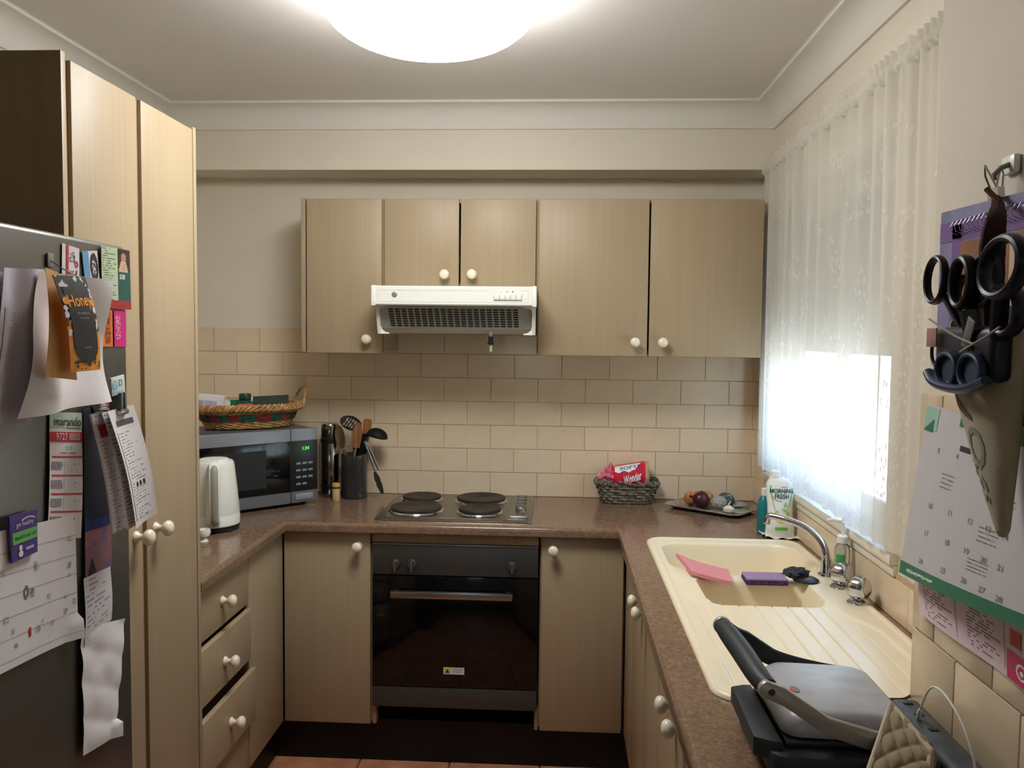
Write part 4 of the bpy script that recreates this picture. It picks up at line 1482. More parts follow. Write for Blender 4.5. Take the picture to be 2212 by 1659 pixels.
# ------------------------------------------------------------------ microwave, diagonal in the corner
mw = thing('microwave', 'silver and black microwave set diagonally in the corner', 'microwave', (-1.138, 3.137, BZ), RD(45), local=True)
MWW, MWH, MWD = .245, .297, .335
SIL = mat('microwave_silver', (126, 129, 137), 0.36, metal=0.35, var=0.03, vscale=(8, 8, 90))
z0 = .014
obj('case', rbox(nb(), -MWW + .002, MWW - .002, .018, MWD, z0 + .004, z0 + MWH - .003, .003), mat('microwave_case', (92, 94, 96), 0.4, metal=0.3, var=0.04, vscale=(20, 20, 20)), mw)
px_ = MWW - .116
dr = obj('door', rbox(nb(), -MWW, px_ - .001, 0, .018, z0, z0 + MWH, .003), SIL, mw)
obj('door_glass', rbox(nb(), -MWW + .001, px_ - .002, -.002, .004, z0 + .047, z0 + MWH - .048, .001), GLASSBLK, dr)
obj('window_screen', box(nb(), -MWW + .03, px_ - .105, -.0026, -.0019, z0 + .075, z0 + MWH - .075), mat('screen_grey', (30, 32, 34), 0.5, var=0.05, vscale=(60, 60, 60)), dr)
cp = obj('control_panel', rbox(nb(), px_ + .001, MWW, 0, .018, z0, z0 + MWH, .003), SIL, mw)
obj('keypad_field', rbox(nb(), px_ + .002, MWW - .0005, -.002, .004, z0 + .047, z0 + MWH - .048, .001), BLACKP, cp)
KEY = mat('key_grey', (132, 138, 148), 0.5, var=0.04, vscale=(50, 50, 50))
kme = tomesh(rbox(nb(), -.0095, .0095, -.001, .001, -.0042, .0042, .0006, 1), 'key', KEY)
for r_ in range(4):
    for c_ in range(3 if r_ < 3 else 2):
        put('key', kme, cp, (px_ + .031 + c_ * .0262, -.0026, z0 + .158 - r_ * .0275))
obj('open_button', rbox(nb(), px_ + .018, MWW - .020, -.0035, .002, z0 + .010, z0 + .036, .002), SILVERP, cp)
LEDM = mat('clock_green', (70, 255, 60), 0.5, emit=1.0, var=0.01, vscale=(5, 5, 5))
text('1:34', .019, LEDM, cp, frame((px_ + .062, -.0024, z0 + .217), (1, 0, 0), (0, 0, 1)), name='clock_digits', bold=.0002)
for x in (-MWW + .04, MWW - .04):
    for y in (.05, MWD - .05):
        obj('foot', lathe(nb(), [(0, 0), (.012, 0), (.013, .014), (.013, .019), (0, .019)], 12, Matrix.Translation((x, y, 0))), BLACKP, mw)

# ------------------------------------------------------------------ wicker basket on the microwave and what is in it
WK = mat('natural_wicker', (196, 158, 104), 0.7, rgb2=(140, 100, 58), vscale=(60, 60, 60), spec=0.3, bump=0.3, bscale=250)
WRED = mat('red_wicker', (140, 52, 46), 0.7, rgb2=(98, 34, 30), vscale=(60, 60, 60), spec=0.3)
WGRN = mat('green_wicker', (36, 92, 76), 0.7, rgb2=(22, 62, 52), vscale=(60, 60, 60), spec=0.3)
MT = BZ + z0 + MWH
wb = thing('wicker_basket', 'oval wicker basket with red and green band on top of the microwave', 'basket', (-1.245, 3.300, MT), RD(36), local=True)
BX, BY = .205, .125


def bsz(t):
    return BX * (.80 + .20 * t), BY * (.78 + .22 * t)


bm = nb()
for k in range(44):
    a = 2 * pi * k / 44
    tube(bm, [(*sup(a, *bsz(0), 2.4), .003), (*sup(a, *bsz(.5), 2.4), .045), (*sup(a, *bsz(1), 2.4), .088)], .0022, 5)
obj('stakes', bm, WK, wb)
for i in range(5):
    obj('weave', weave(nb(), .005 + .0052 * i, *[q * 1.005 for q in bsz(i * .06)], 2.4, .0031, .012, 22, pi * (i % 2), 176, 1.0), WK, wb)
for i in range(4):
    hx, hy = bsz(.36 + i * .07)
    for col, ph in ((WRED, 0), (WGRN, 1)):
        bm = nb()
        for k in range(24):
            if (k + (1 if col is WGRN else 0)) % 2:
                continue
            pts = []
            for q in range(9):
                a = 2 * pi * (k + q / 8) / 24
                s_ = 1.012 + .012 * sin(pi * q / 8 * 1.0)
                pts.append((*sup(a, hx * s_, hy * s_, 2.4), .034 + .0068 * i))
            tube(bm, pts, .0042, 5)
        obj('coloured_weave', bm, col, wb)
for i in range(3):
    obj('weave', weave(nb(), .062 + .0052 * i, *[q * 1.005 for q in bsz(.70 + i * .06)], 2.4, .0031, .012, 22, pi * (i % 2), 176, 1.0), WK, wb)
bm = nb()
for s_ in range(3):
    pts = []
    for q in range(180):
        a = 2 * pi * q / 180
        ph = 26 * a + s_ * 2 * pi / 3
        hx, hy = bsz(1.0)
        pts.append((*sup(a, hx + .006 + .007 * cos(ph), hy + .006 + .007 * cos(ph), 2.4), .084 + .010 * sin(ph)))
    tube(bm, pts, .0062, 6, True)
obj('rim_braid', bm, WK, wb)
for sx in (1, -1):
    bm = nb()
    for s_ in range(2):
        pts = []
        for q in range(49):
            t_ = q / 48
            a = pi * t_
            ph = 30 * t_ + s_ * pi
            pts.append((sx * (BX + .002 + .022 * sin(a)) + .003 * cos(ph), .060 * cos(a), .084 + .072 * sin(a) + .003 * sin(ph)))
        tube(bm, pts, .0038, 6)
    obj('handle', bm, WK, wb)
obj('base', prism(nb(), [sup(2 * pi * i / 48, *bsz(0), 2.4) for i in range(48)], .001, .005), WK, wb)


def place_box(name, label, cat, cx, cy, z, sx, sy, sz, rot, m, face=None, grp=None):
    t = thing(name, label, cat, (cx, cy, z), group=grp)
    T = Matrix.Translation((cx, cy, z)) @ rot
    bm = rbox(nb(), -sx / 2, sx / 2, -sy / 2, sy / 2, 0, sz, .0012, 1, T)
    b = obj('carton', bm, m, t)
    if face:
        for (u0, u1, v0, v1, side, fm) in face:
            bm = nb()
            if side == 'front':
                box(bm, -sx / 2 + u0 * sx, -sx / 2 + u1 * sx, -sy / 2 - .0006, -sy / 2, v0 * sz, v1 * sz)
            else:
                box(bm, -sx / 2 + u0 * sx, -sx / 2 + u1 * sx, -sy / 2 + v0 * sy, -sy / 2 + v1 * sy, sz, sz + .0006)
            bmesh.ops.transform(bm, matrix=T, verts=bm.verts)
            obj('print', bm, fm, b)
    return t


BLUEP = mat('lavender_print', (150, 150, 196), 0.6, rgb2=(196, 196, 214), vscale=(60, 60, 60))
GREENB = mat('green_carton', (20, 120, 70), 0.45, var=0.08, vscale=(30, 30, 30))
place_box('medicine_box', 'white carton with lavender print at the left end of the wicker basket', 'box', -1.372, 3.225, MT + .045, .105, .05, .088,
          Matrix.Rotation(RD(12), 4, 'Z') @ Matrix.Rotation(RD(5), 4, 'Y'), PAPER, [(.05, .75, .1, .75, 'front', BLUEP)])
place_box('tea_box', 'white and green carton between the white carton and the capped jar', 'box', -1.290, 3.262, MT + .042, .10, .04, .068,
          Matrix.Rotation(RD(10), 4, 'Z'), PAPER, [(.42, 1.0, .15, 1.0, 'front', GREENB), (.3, 1.0, 0, 1, 'top', GREENB)])
vj = thing('vitamin_bottle', 'small bottle with dark green cap and red label in the wicker basket', 'bottle', (-1.238, 3.248, MT + .018))
T = Matrix.Translation((-1.238, 3.248, MT + .018))
obj('body', lathe(nb(), [(0, 0), (.026, 0), (.028, .003), (.028, .085), (.020, .094), (.018, .096), (0, .096)], 24, T), mat('bottle_green', (22, 74, 62), 0.35, var=0.05, vscale=(20, 20, 20)), vj)
obj('label', lathe(nb(), [(.0283, .055), (.0286, .056), (.0286, .080), (.0283, .081)], 24, T), mat('orange_red_label', (206, 74, 52), 0.5, rgb2=(226, 120, 80), vscale=(60, 60, 60)), vj)
obj('cap', lathe(nb(), [(0, .094), (.0225, .094), (.0235, .097), (.0235, .116), (.021, .120), (0, .120)], 30, T), mat('dark_green_cap', (20, 62, 52), 0.4, var=0.05, vscale=(30, 30, 30)), vj)
place_box('tablet_case', 'dark green-black flat case leaning on papers in the wicker basket', 'case', -1.158, 3.318, MT + .088, .140, .095, .014,
          Matrix.Rotation(RD(18), 4, 'Z') @ Matrix.Rotation(RD(30), 4, 'X') @ Matrix.Rotation(RD(-3), 4, 'Y'), mat('dark_green_case', (38, 54, 46), 0.35, var=0.1, vscale=(30, 30, 30)))
place_box('folded_papers', 'folded white papers under the dark case in the wicker basket', 'paper', -1.195, 3.332, MT + .084, .135, .095, .010,
          Matrix.Rotation(RD(14), 4, 'Z') @ Matrix.Rotation(RD(30), 4, 'X'), PAPER)
bm = slab(lambda u, v: MT + .078 + .015 * noise.noise(Vector((u * 4, v * 4, 7))) + .012 * sin(pi * u) * sin(pi * v), 16, 10, .0008, lambda u, v: (-1.405 + .09 * u, 3.165 + .05 * v + .02 * u))
tag(obj('plastic_wrap', bm, mat('crumpled_clear_bag', (0, 0, 0)), org=(-1.36, 3.19, MT + .07)), 'crumpled clear plastic wrap at the front left of the wicker basket', 'wrap')

# ------------------------------------------------------------------ kettle
kt = thing('kettle', 'white jug kettle with a grey-edged handle beside the pantry', 'kettle', (-1.195, 2.84, BZ))
KC = (-1.195, 2.84)
obj('power_base', lathe(nb(), [(0, 0), (.080, 0), (.083, .004), (.083, .014), (.076, .018), (0, .018)], 40, Matrix.Translation((*KC, BZ))), BLACKP, kt)
kb_ = obj('body', lathe(nb(), [(0, .018), (.082, .018), (.0855, .022), (.0855, .056), (.0850, .0572), (.0850, .0588), (.0853, .060), (.078, .14), (.0685, .225), (.066, .236), (.062, .242), (0, .243)], 44, Matrix.Translation((*KC, BZ))), WHITE, kt)
obj('lid', lathe(nb(), [(.0, .241), (.050, .241), (.050, .246), (.046, .249), (0, .250)], 36, Matrix.Translation((*KC, BZ))), WHITEP, kt)
hd_ = Vector((.39, -.92, 0)).normalized()
C0 = Vector((*KC, BZ))
pts = spline([C0 + hd_ * .060 + Vector((0, 0, .236)), C0 + hd_ * .086 + Vector((0, 0, .240)), C0 + hd_ * .110 + Vector((0, 0, .225)), C0 + hd_ * .122 + Vector((0, 0, .170)),
              C0 + hd_ * .122 + Vector((0, 0, .105)), C0 + hd_ * .114 + Vector((0, 0, .055)), C0 + hd_ * .100 + Vector((0, 0, .036)), C0 + hd_ * .084 + Vector((0, 0, .040))], 6)
hk = obj('handle', tube(nb(), pts, .0095, 12, False, 1.9, up=hd_), WHITE, kt)
obj('handle_inset', tube(nb(), [p + hd_ * .0050 for p in pts[8:-6]], .0065, 10, False, 2.0, up=hd_), mat('kettle_grey', (150, 150, 142), 0.4, var=0.03, vscale=(20, 20, 20)), hk)
obj('lid_button', rbox(nb(), -.012, .012, -.006, .006, 0, .006, .002, 2, Matrix.Translation(C0 + hd_ * .078 + Vector((0, 0, .247))) @ Matrix.Rotation(RD(23), 4, 'Z')), WHITEP, kt)
sd_ = Vector((-.39, .92, 0))
bm = nb()
prism(bm, [(-.030, .20), (.030, .20), (.012, .243), (-.012, .243)], .055, .092, Matrix(((.92, 0, -.39, KC[0]), (.39, 0, .92, KC[1]), (0, 1, 0, BZ), (0, 0, 0, 1))), .004, 2)
obj('spout', bm, WHITE, kt)
mg = thing('egg_cup', 'small white rounded cup just showing past the pantry edge', 'cup', (-1.158, 2.665, BZ))
T = Matrix.Translation((-1.158, 2.665, BZ))
obj('bowl', lathe(nb(), [(0, .012), (.008, .012), (.018, .018), (.022, .030), (.020, .040), (.018, .040), (.019, .030), (.014, .020), (0, .017)], 24, T), WHITE, mg)
obj('foot', lathe(nb(), [(0, 0), (.015, 0), (.013, .004), (.006, .013), (0, .013)], 24, T), WHITE, mg)

# ------------------------------------------------------------------ thermos, shaker, utensil jar
th = thing('vacuum_flask', 'tall steel vacuum flask with black bands between microwave and utensil jar', 'flask', (-.956, 3.468, BZ))
T = Matrix.Translation((-.956, 3.468, BZ))
FSTEEL = mat('flask_steel', (150, 146, 138), 0.16, metal=1.0, var=0.04, vscale=(40, 40, 4))
obj('body', lathe(nb(), [(0, 0), (.037, 0), (.038, .003), (.038, .036), (.0375, .037), (.0375, .055), (.038, .056), (.038, .228), (.036, .231), (0, .231)], 40, T), FSTEEL, th)
obj('lower_band', lathe(nb(), [(.0372, .037), (.0395, .038), (.0395, .054), (.0372, .055)], 40, T), BLACKP, th)
obj('shoulder_band', lathe(nb(), [(.036, .228), (.0395, .229), (.0395, .248), (.036, .252), (0, .252)], 40, T), BLACKP, th)
obj('cup_lid', lathe(nb(), [(0, .252), (.0365, .252), (.0375, .256), (.0365, .304), (.033, .310), (0, .311)], 40, T), FSTEEL, th)
sk_ = thing('toothpick_shaker', 'small toothpick holder with a yellow cap in front of the flask', 'jar', (-.906, 3.378, BZ))
T = Matrix.Translation((-.906, 3.378, BZ))
obj('body', lathe(nb(), [(0, 0), (.0155, 0), (.0162, .002), (.0162, .050), (.0155, .052), (0, .052)], 22, T), mat('toothpick_cream', (214, 186, 140), 0.5, rgb2=(184, 150, 104), vscale=(300, 300, 4)), sk_)
obj('black_ring', lathe(nb(), [(.0, .052), (.0172, .052), (.0172, .058), (0, .058)], 22, T), BLACKP, sk_)
obj('cap', lathe(nb(), [(0, .058), (.0170, .058), (.0172, .068), (.0145, .073), (.004, .074), (0, .073)], 22, T), mat('mustard_cap', (196, 152, 52), 0.4, var=0.05, vscale=(30, 30, 30)), sk_)
JX, JY = -.848, 3.455
jr = thing('utensil_jar', 'clear glass jar holding kitchen utensils beside the cooktop', 'jar', (JX, JY, BZ))
T = Matrix.Translation((JX, JY, BZ))
obj('glass', lathe(nb(), [(0, 0), (.050, 0), (.054, .004), (.0545, .16), (.0555, .182), (.0545, .185), (.0525, .183), (.0515, .16), (.051, .008), (.045, .006), (0, .006)], 40, T),
    mat('smoky_jar_glass', (140, 144, 140), 0.04, trans=0.9, var=0.01, vscale=(5, 5, 5)), jr)
UB_ = mat('utensil_black', (18, 19, 18), 0.6, spec=0.25, var=0.1, vscale=(30, 30, 30))
WDN = mat('wooden_spoon', (150, 106, 62), 0.6, rgb2=(112, 76, 42), vscale=(60, 60, 6))
WDN2 = mat('dark_wooden_spoon', (104, 78, 46), 0.6, rgb2=(76, 56, 34), vscale=(60, 60, 6))


def blade(T, outline, th, bend=0.0, holes=()):
    """flat or cupped utensil head in its own plane (x across, y along)"""
    bm = nb()
    nx, ny = 26, 30
    x0, x1 = min(p[0] for p in outline), max(p[0] for p in outline)
    y0, y1 = min(p[1] for p in outline), max(p[1] for p in outline)

    def inside(x, y, poly):
        r = False
        for i in range(len(poly)):
            (ax, ay), (bx, by) = poly[i - 1], poly[i]
            if (ay > y) != (by > y) and x < (bx - ax) * (y - ay) / (by - ay) + ax:
                r = not r
        return r
    gridm(bm, nx, ny, lambda u, v: Vector((x0 + (x1 - x0) * u, y0 + (y1 - y0) * v, 0)))
    bad = []
    for f in bm.faces:
        c_ = f.calc_center_median()
        if not inside(c_.x, c_.y, outline) or any(inside(c_.x, c_.y, h) for h in holes):
            bad.append(f)
    bmesh.ops.delete(bm, geom=bad, context='FACES')
    for v in bm.verts:
        v.co.z = bend * (((v.co.x - (x0 + x1) / 2) / (x1 - x0) * 2) ** 2 - 1) * (sin(pi * (v.co.y - y0) / (y1 - y0)) ** .6 if y0 < v.co.y < y1 else 0)
    bmesh.ops.solidify(bm, geom=bm.faces[:], thickness=th)
    bmesh.ops.transform(bm, matrix=T, verts=bm.verts)
    return bm


def ell(cx, cy, hx, hy, n=36):
    return [(cx + hx * cos(2 * pi * i / n), cy + hy * sin(2 * pi * i / n)) for i in range(n)]


def utensil(name, label, cat, foot, neck, m, r=.005):
    t = thing(name, label, cat, foot, group='utensils in the glass jar')
    obj('handle', tube(nb(), [foot, Vector(foot).lerp(Vector(neck), .5), neck], [r, r * 1.15, r * .8], 8, False, 1.3), m, t)
    return t


fz = BZ + .012
# slotted turner with an oval head
t = utensil('slotted_spoon', 'black slotted serving spoon with oval head rising from the jar', 'utensil', (JX + .012, JY - .010, fz), (JX - .002, JY - .010, BZ + .262), UB_)
M_ = frame((JX - .010, JY - .022, BZ + .318), (.93, -.05, -.36), (.25, .45, .8))
sl_ = [[(x - .0028, -.018), (x + .0028, -.018), (x + .0028 + .006, .020), (x - .0028 + .006, .020)] for x in (-.026, -.014, -.002, .010)]
obj('head', blade(M_, ell(0, 0, .047, .031), .003, .006, sl_), UB_, t)
obj('neck', tube(nb(), [(JX - .002, JY - .010, BZ + .255), (JX + .002, JY - .016, BZ + .285), (JX + .003, JY - .020, BZ + .305)], .006, 8), UB_, t)
t = utensil('wooden_spoon', 'dark wooden spoon leaning left in the jar', 'utensil', (JX + .02, JY - .02, fz), (JX - .040, JY - .025, BZ + .205), WDN2, .0055)
M_ = frame((JX - .054, JY - .030, BZ + .258), (1, -.1, .16), (-.2, 0, 1))
obj('head', blade(M_, ell(0, 0, .020, .050), .006, .004), WDN2, t)
t = utensil('wooden_spoon', 'lighter wooden spoon standing in the middle of the jar', 'utensil', (JX - .015, JY - .030, fz), (JX + .012, JY - .036, BZ + .21), WDN, .0055)
M_ = frame((JX + .020, JY - .040, BZ + .266), (1, .1, -.1), (.14, 0, 1))
obj('head', blade(M_, [(-.018, -.05), (.016, -.05), (.021, .0), (.020, .03), (.008, .054), (-.006, .056), (-.018, .03), (-.021, 0)], .005, .003), WDN, t)
t = utensil('wooden_spatula', 'orange-brown wooden spatula behind the ladle in the jar', 'utensil', (JX - .01, JY + .030, fz), (JX + .038, JY + .030, BZ + .24), mat('orange_wood', (168, 106, 62), 0.6, rgb2=(138, 80, 44), vscale=(60, 60, 6)), .005)
M_ = frame((JX + .046, JY + .030, BZ + .29), (1, 0, -.12), (.13, 0, 1))
obj('head', blade(M_, [(-.010, -.06), (.010, -.06), (.018, .01), (.018, .034), (.012, .040), (-.012, .040), (-.018, .034), (-.018, .01)], .005), MATS['orange_wood'], t)
t = utensil('ladle', 'black ladle hooked over the right edge of the jar', 'utensil', (JX - .02, JY, fz), (JX + .040, JY - .005, BZ + .225), UB_, .006)
bm = nb()
seg = 26
Tl = frame((JX + .098, JY - .008, BZ + .262), (.95, 0, -.25), (0, 1, .1))
rings = []
for q in range(10):
    a = RD(90 * q / 9)
    rings.append([bm.verts.new(Tl @ Vector((.043 * sin(a) * cos(2 * pi * k / seg) * 1.05, .040 * sin(a) * sin(2 * pi * k / seg), .034 * cos(a)))) for k in range(seg)])
for a, b in zip(rings, rings[1:]):
    for k in range(seg):
        try:
            bm.faces.new((a[k], a[(k + 1) % seg], b[(k + 1) % seg], b[k]))
        except ValueError:
            pass
bmesh.ops.remove_doubles(bm, verts=bm.verts, dist=1e-6)
bmesh.ops.recalc_face_normals(bm, faces=bm.faces)
bmesh.ops.solidify(bm, geom=bm.faces[:], thickness=.002)
obj('bowl', bm, UB_, t)
obj('neck', tube(nb(), spline([(JX + .036, JY - .005, BZ + .215), (JX + .046, JY - .006, BZ + .255), (JX + .058, JY - .007, BZ + .268), (JX + .07, JY - .008, BZ + .268)], 4), .0085, 8, False, .7), UB_, t)
t = utensil('masher', 'black handled utensil behind the two wooden spoons', 'utensil', (JX + .0, JY + .012, fz), (JX + .018, JY + .004, BZ + .25), UB_, .0075)
M_ = frame((JX + .034, JY - .004, BZ + .235), (1, 0, .1), (.1, 0, 1))
obj('head', blade(M_, [(-.014, -.05), (.014, -.05), (.02, .0), (.012, .035), (-.010, .04), (-.018, .0)], .006), UB_, t)
tg = thing('tongs', 'steel tongs with black grip tips hanging on the right rim of the jar', 'tongs', (JX + .06, JY - .03, BZ + .10), group='utensils in the glass jar')
TS, TE, TT = Vector((JX + .052, JY - .040, BZ + .243)), Vector((JX + .100, JY - .045, BZ + .118)), Vector((JX + .130, JY - .045, BZ + .024))
for s_ in (0, 1):
    o_ = Vector((.010, .012, .006)) * s_
    obj('arm', tube(nb(), [TS + o_ * .3, TS.lerp(TE, .5) + o_ * .8, TE + o_], [.0045, .0055, .0050], 8, False, .45, up=(1, -.3, .3)), CHROME, tg)
dT = (TT - TE)
M_ = frame(TE.lerp(TT, .5), (-.2, -1, -.1), dT)
L_ = dT.length / 2
ol = [(-.004, -L_), (.004, -L_)] + [(.010 + (.002 if i % 2 else 0), -L_ + .02 + i * .012) for i in range(5)] + [(.007, L_ * .8), (0, L_)] + [(-.007, L_ * .8)] + [(-.010 - (.002 if i % 2 else 0), -L_ + .068 - i * .012) for i in range(5)]
M_ = frame(TE.lerp(TT, .5), (.92, -.2, .35), dT)
obj('grip_tip', blade(M_, ol, .006), mat('tong_black', (44, 46, 40), 0.6, var=0.1, vscale=(40, 40, 40)), tg)
obj('lock_ring', lathe(nb(), [(.003, -.002), (.006, -.001), (.006, .001), (.003, .002)], 12, Matrix.Translation(TS + Vector((.004, -.004, -.006)))), CHROME, tg)

# ------------------------------------------------------------------ sandwich press
sp_ = thing('sandwich_press', 'silver lidded sandwich press with black looped handle on near right bench', 'appliance', (.46, 1.39, BZ))
PB = mat('press_black', (48, 54, 58), 0.5, var=0.08, vscale=(60, 60, 60), spec=0.4)
PSIL = mat('press_silver', (172, 174, 180), 0.38, metal=0.25, rgb2=(190, 192, 198), vscale=(14, 22, 14))
PSIL2 = mat('press_arm_silver', (178, 176, 170), 0.38, metal=0.5, var=0.05, vscale=(40, 40, 40))
bm = nb()
ol = rrect(.338, .60, 1.262, 1.520, .03, 5)
prism(bm, ol, BZ + .010, BZ + .048, None, .006, 2)
obj('base', bm, PB, sp_)
bm = nb()
prism(bm, [(.318, 1.30), (.345, 1.285), (.36, 1.285), (.36, 1.50), (.345, 1.50), (.322, 1.49)], BZ + .030, BZ + .062, None, .004, 2)
obj('drip_lip', bm, PB, sp_)
obj('grill_plate', rbox(nb(), .365, .565, 1.292, 1.505, BZ + .046, BZ + .060, .003), BLACKP, sp_)
for x in (.37, .57):
    for y in (1.29, 1.49):
        obj('foot', lathe(nb(), [(0, 0), (.012, 0), (.012, .012), (0, .012)], 12, Matrix.Translation((x, y, BZ))), BLACKP, sp_)
# lid: lofted, sloping front, rounded back
bm = nb()
secs_l = [(BZ + .062, .366, .566, 1.300, 1.520), (BZ + .070, .364, .568, 1.298, 1.522), (BZ + .088, .374, .566, 1.302, 1.520), (BZ + .0985, .388, .560, 1.308, 1.514), (BZ + .1015, .398, .552, 1.316, 1.506)]
rings = []
for z, a, b, c_, d_ in secs_l:
    rings.append([bm.verts.new((x, y, z - .006 * max(0, x - .50) / .06)) for x, y in rrect(a, b, c_, d_, .028, 5)])
for a, b in zip(rings, rings[1:]):
    for i in range(len(a)):
        bm.faces.new((a[i], a[(i + 1) % len(a)], b[(i + 1) % len(a)], b[i]))
bm.faces.new(rings[0][::-1])
bm.faces.new(rings[-1])
ld = obj('lid', bm, PSIL, sp_, smooth=50)
for nm, a0, a1, c_ in (('badge_red', 0, 180, (206, 70, 62)), ('badge_green', 180, 360, (40, 122, 110))):
    poly = [(.0115 * cos(RD(a)), .0075 * sin(RD(a))) for a in range(a0, a1 + 1, 12)]
    obj(nm, prism(nb(), poly, 0, .0014, Matrix.Translation((.405, 1.388, BZ + .1013)) @ Matrix.Rotation(RD(100), 4, 'Z')), mat(nm, c_, 0.4, var=0.03, vscale=(60, 60, 60)), ld)
prof_a = [(.335, 1.062), (.36, 1.052), (.43, 1.006), (.50, .986), (.575, .972)]
for y in (1.283, 1.526):
    up_, lo2 = [], []
    for i, (x, z) in enumerate(prof_a):
        h_ = (.014, .015, .015, .016, .017)[i]
        up_.append((x, z + h_))
        lo2.append((x, z - h_))
    end = [(.335 + .015 * cos(RD(a)), 1.062 + .015 * sin(RD(a))) for a in range(100, 261, 20)]
    poly = up_ + lo2[::-1] + end[::-1]
    bm = nb()
    prism(bm, poly, y, y + .013, Matrix(((1, 0, 0, 0), (0, 0, 1, 0), (0, 1, 0, 0), (0, 0, 0, 1))), .003, 2)
    ar = obj('arm', bm, PSIL2 if y < 1.4 else PB, sp_)
    for x, z in ((.340, 1.060), (.505, .984)):
        obj('screw', lathe(nb(), [(0, 0), (.0055, 0), (.0050, .0012), (.002, .0012), (.0015, .0004), (0, .0004)], 14, frame((x, y, z), (1, 0, 0), (0, 0, 1))), DKGREY, ar)
gpts = spline([(.338, 1.295, 1.062), (.330, 1.33, 1.066), (.322, 1.41, 1.074), (.314, 1.49, 1.079), (.312, 1.527, 1.078)], 6)
obj('grip', tube(nb(), gpts, [.0150 + .0035 * sin(pi * i / (len(gpts) - 1)) for i in range(len(gpts))], 14), PB, sp_)
obj('grip_cap', lathe(nb(), [(.0158, 0), (.0165, .002), (.0165, .008), (.013, .011), (0, .011)], 20, frame((.312, 1.527, 1.078), (1, 0, 0), (0, 0, -1))), PSIL2, sp_)
fa = spline([(.312, 1.530, 1.076), (.35, 1.532, 1.050), (.41, 1.532, 1.018), (.48, 1.532, 1.000), (.55, 1.53, .990)], 6)
obj('far_brace', tube(nb(), fa, .016, 10, False, .4, up=(0, 0, 1)), PB, sp_)
pc = tube(nb(), spline([(.585, 1.46, .958), (.61, 1.535, .945), (.66, 1.565, .936), (.70, 1.605, .9345), (.76, 1.64, .934)], 8), .0028, 8)
tag(obj('power_cord', pc, BLACKP, org=(.66, 1.56, .93)), 'thin black power cord crossing the drainboard behind the sandwich press', 'cord')

# dark device, quilted pouch, white charging cable
dv = thing('handset_dock', 'long dark grey plastic device lying against the near tiles behind quilted pouch', 'device', (.637, 1.32, BZ))
obj('case', rbox(nb(), .607, .662, 1.10, 1.515, BZ + .0005, BZ + .040, .012, 4), mat('slate_plastic', (74, 82, 88), 0.45, rgb2=(52, 58, 62), vscale=(30, 30, 30)), dv)
for y in (1.50, 1.455, 1.40):
    obj('button', rbox(nb(), .627, .643, y - .016, y - .004, BZ + .038, BZ + .042, .002), BLACKP, dv)
QM = mat('quilted_cream_fabric', (158, 142, 116), 0.85, var=0.06, vscale=(60, 60, 60), spec=0.15, bump=0.3, bscale=420)
Q = [Vector(p) for p in ((.5386, 1.3259, 1.03), (.5625, 1.2349, 1.0), (.5440, 1.2050, .945), (.4560, 1.2150, .945))]


def quilt(u, v):
    p = (Q[3].lerp(Q[2], u)).lerp(Q[0].lerp(Q[1], u), v)
    n_ = (Q[2] - Q[3]).cross(Q[0] - Q[3]).normalized()
    if n_.z < 0:
        n_ = -n_
    a, b = (u * 1.0 + v * 1.3) * 2.6, (u * 1.0 - v * 1.3) * 2.6
    puff = .0065 * (abs(sin(pi * a)) * abs(sin(pi * b))) ** .45
    return p + n_ * puff


bm = gridm(nb(), 44, 44, quilt)
bmesh.ops.recalc_face_normals(bm, faces=bm.faces)
if sum(f.normal.z for f in bm.faces) < 0:
    bmesh.ops.reverse_faces(bm, faces=bm.faces)
bmesh.ops.solidify(bm, geom=bm.faces[:], thickness=.012)
qp = thing('quilted_pouch', 'quilted cream pouch propped at the near corner of the sandwich press', 'pouch', (.55, 1.24, BZ))
obj('panel', bm, QM, qp, smooth=60)
edge = [Q[3].lerp(Q[2], u / 10) for u in range(10)] + [Q[2].lerp(Q[1], u / 10) for u in range(10)] + [Q[1].lerp(Q[0], u / 10) for u in range(10)] + [Q[0].lerp(Q[3], u / 10) for u in range(10)]
obj('piping', tube(nb(), edge, .0045, 8, True), mat('pouch_piping', (196, 182, 158), 0.8, var=0.04, vscale=(60, 60, 60)), qp)
cb = thing('charging_cable', 'white charging cable looping up against the tiles from the dark device', 'cable', (.62, 1.43, BZ + .03))
obj('plug', tube(nb(), [(.628, 1.432, .955), (.624, 1.420, .972), (.622, 1.412, .984)], [.0045, .0045, .003], 10), WHITEP, cb)
obj('wire', tube(nb(), spline([(.622, 1.412, .984), (.62, 1.392, 1.015), (.62, 1.370, 1.040), (.62, 1.340, 1.049), (.62, 1.305, 1.045), (.624, 1.270, 1.024), (.628, 1.246, .99),
                               (.632, 1.234, .95), (.636, 1.215, .9245), (.64, 1.12, .9235), (.63, .98, .9235)], 8), .0019, 8), WHITEP, cb)

# ------------------------------------------------------------------ lace curtain
cu = thing('lace_curtain', 'white floral lace curtain gathered on a rod across the sink window', 'curtain', (.80, 2.5, 2.26))
CY0, CY1 = 1.66, 3.335


def pleat(y, z):
    k = .5 + .6 * sst(1.1, 2.2, z)
    s_ = sin(y * 62 + 1.2 * sin(y * 9)) + .55 * sin(y * 27 + .8 * sin(z * 2.2 + y * 3)) + .35 * sin(y * 118 + 2) * sst(1.9, 2.25, z)
    return .0075 * (s_ + .5 * sin(y * 97 + 1.5 * sin(y * 13))) * k


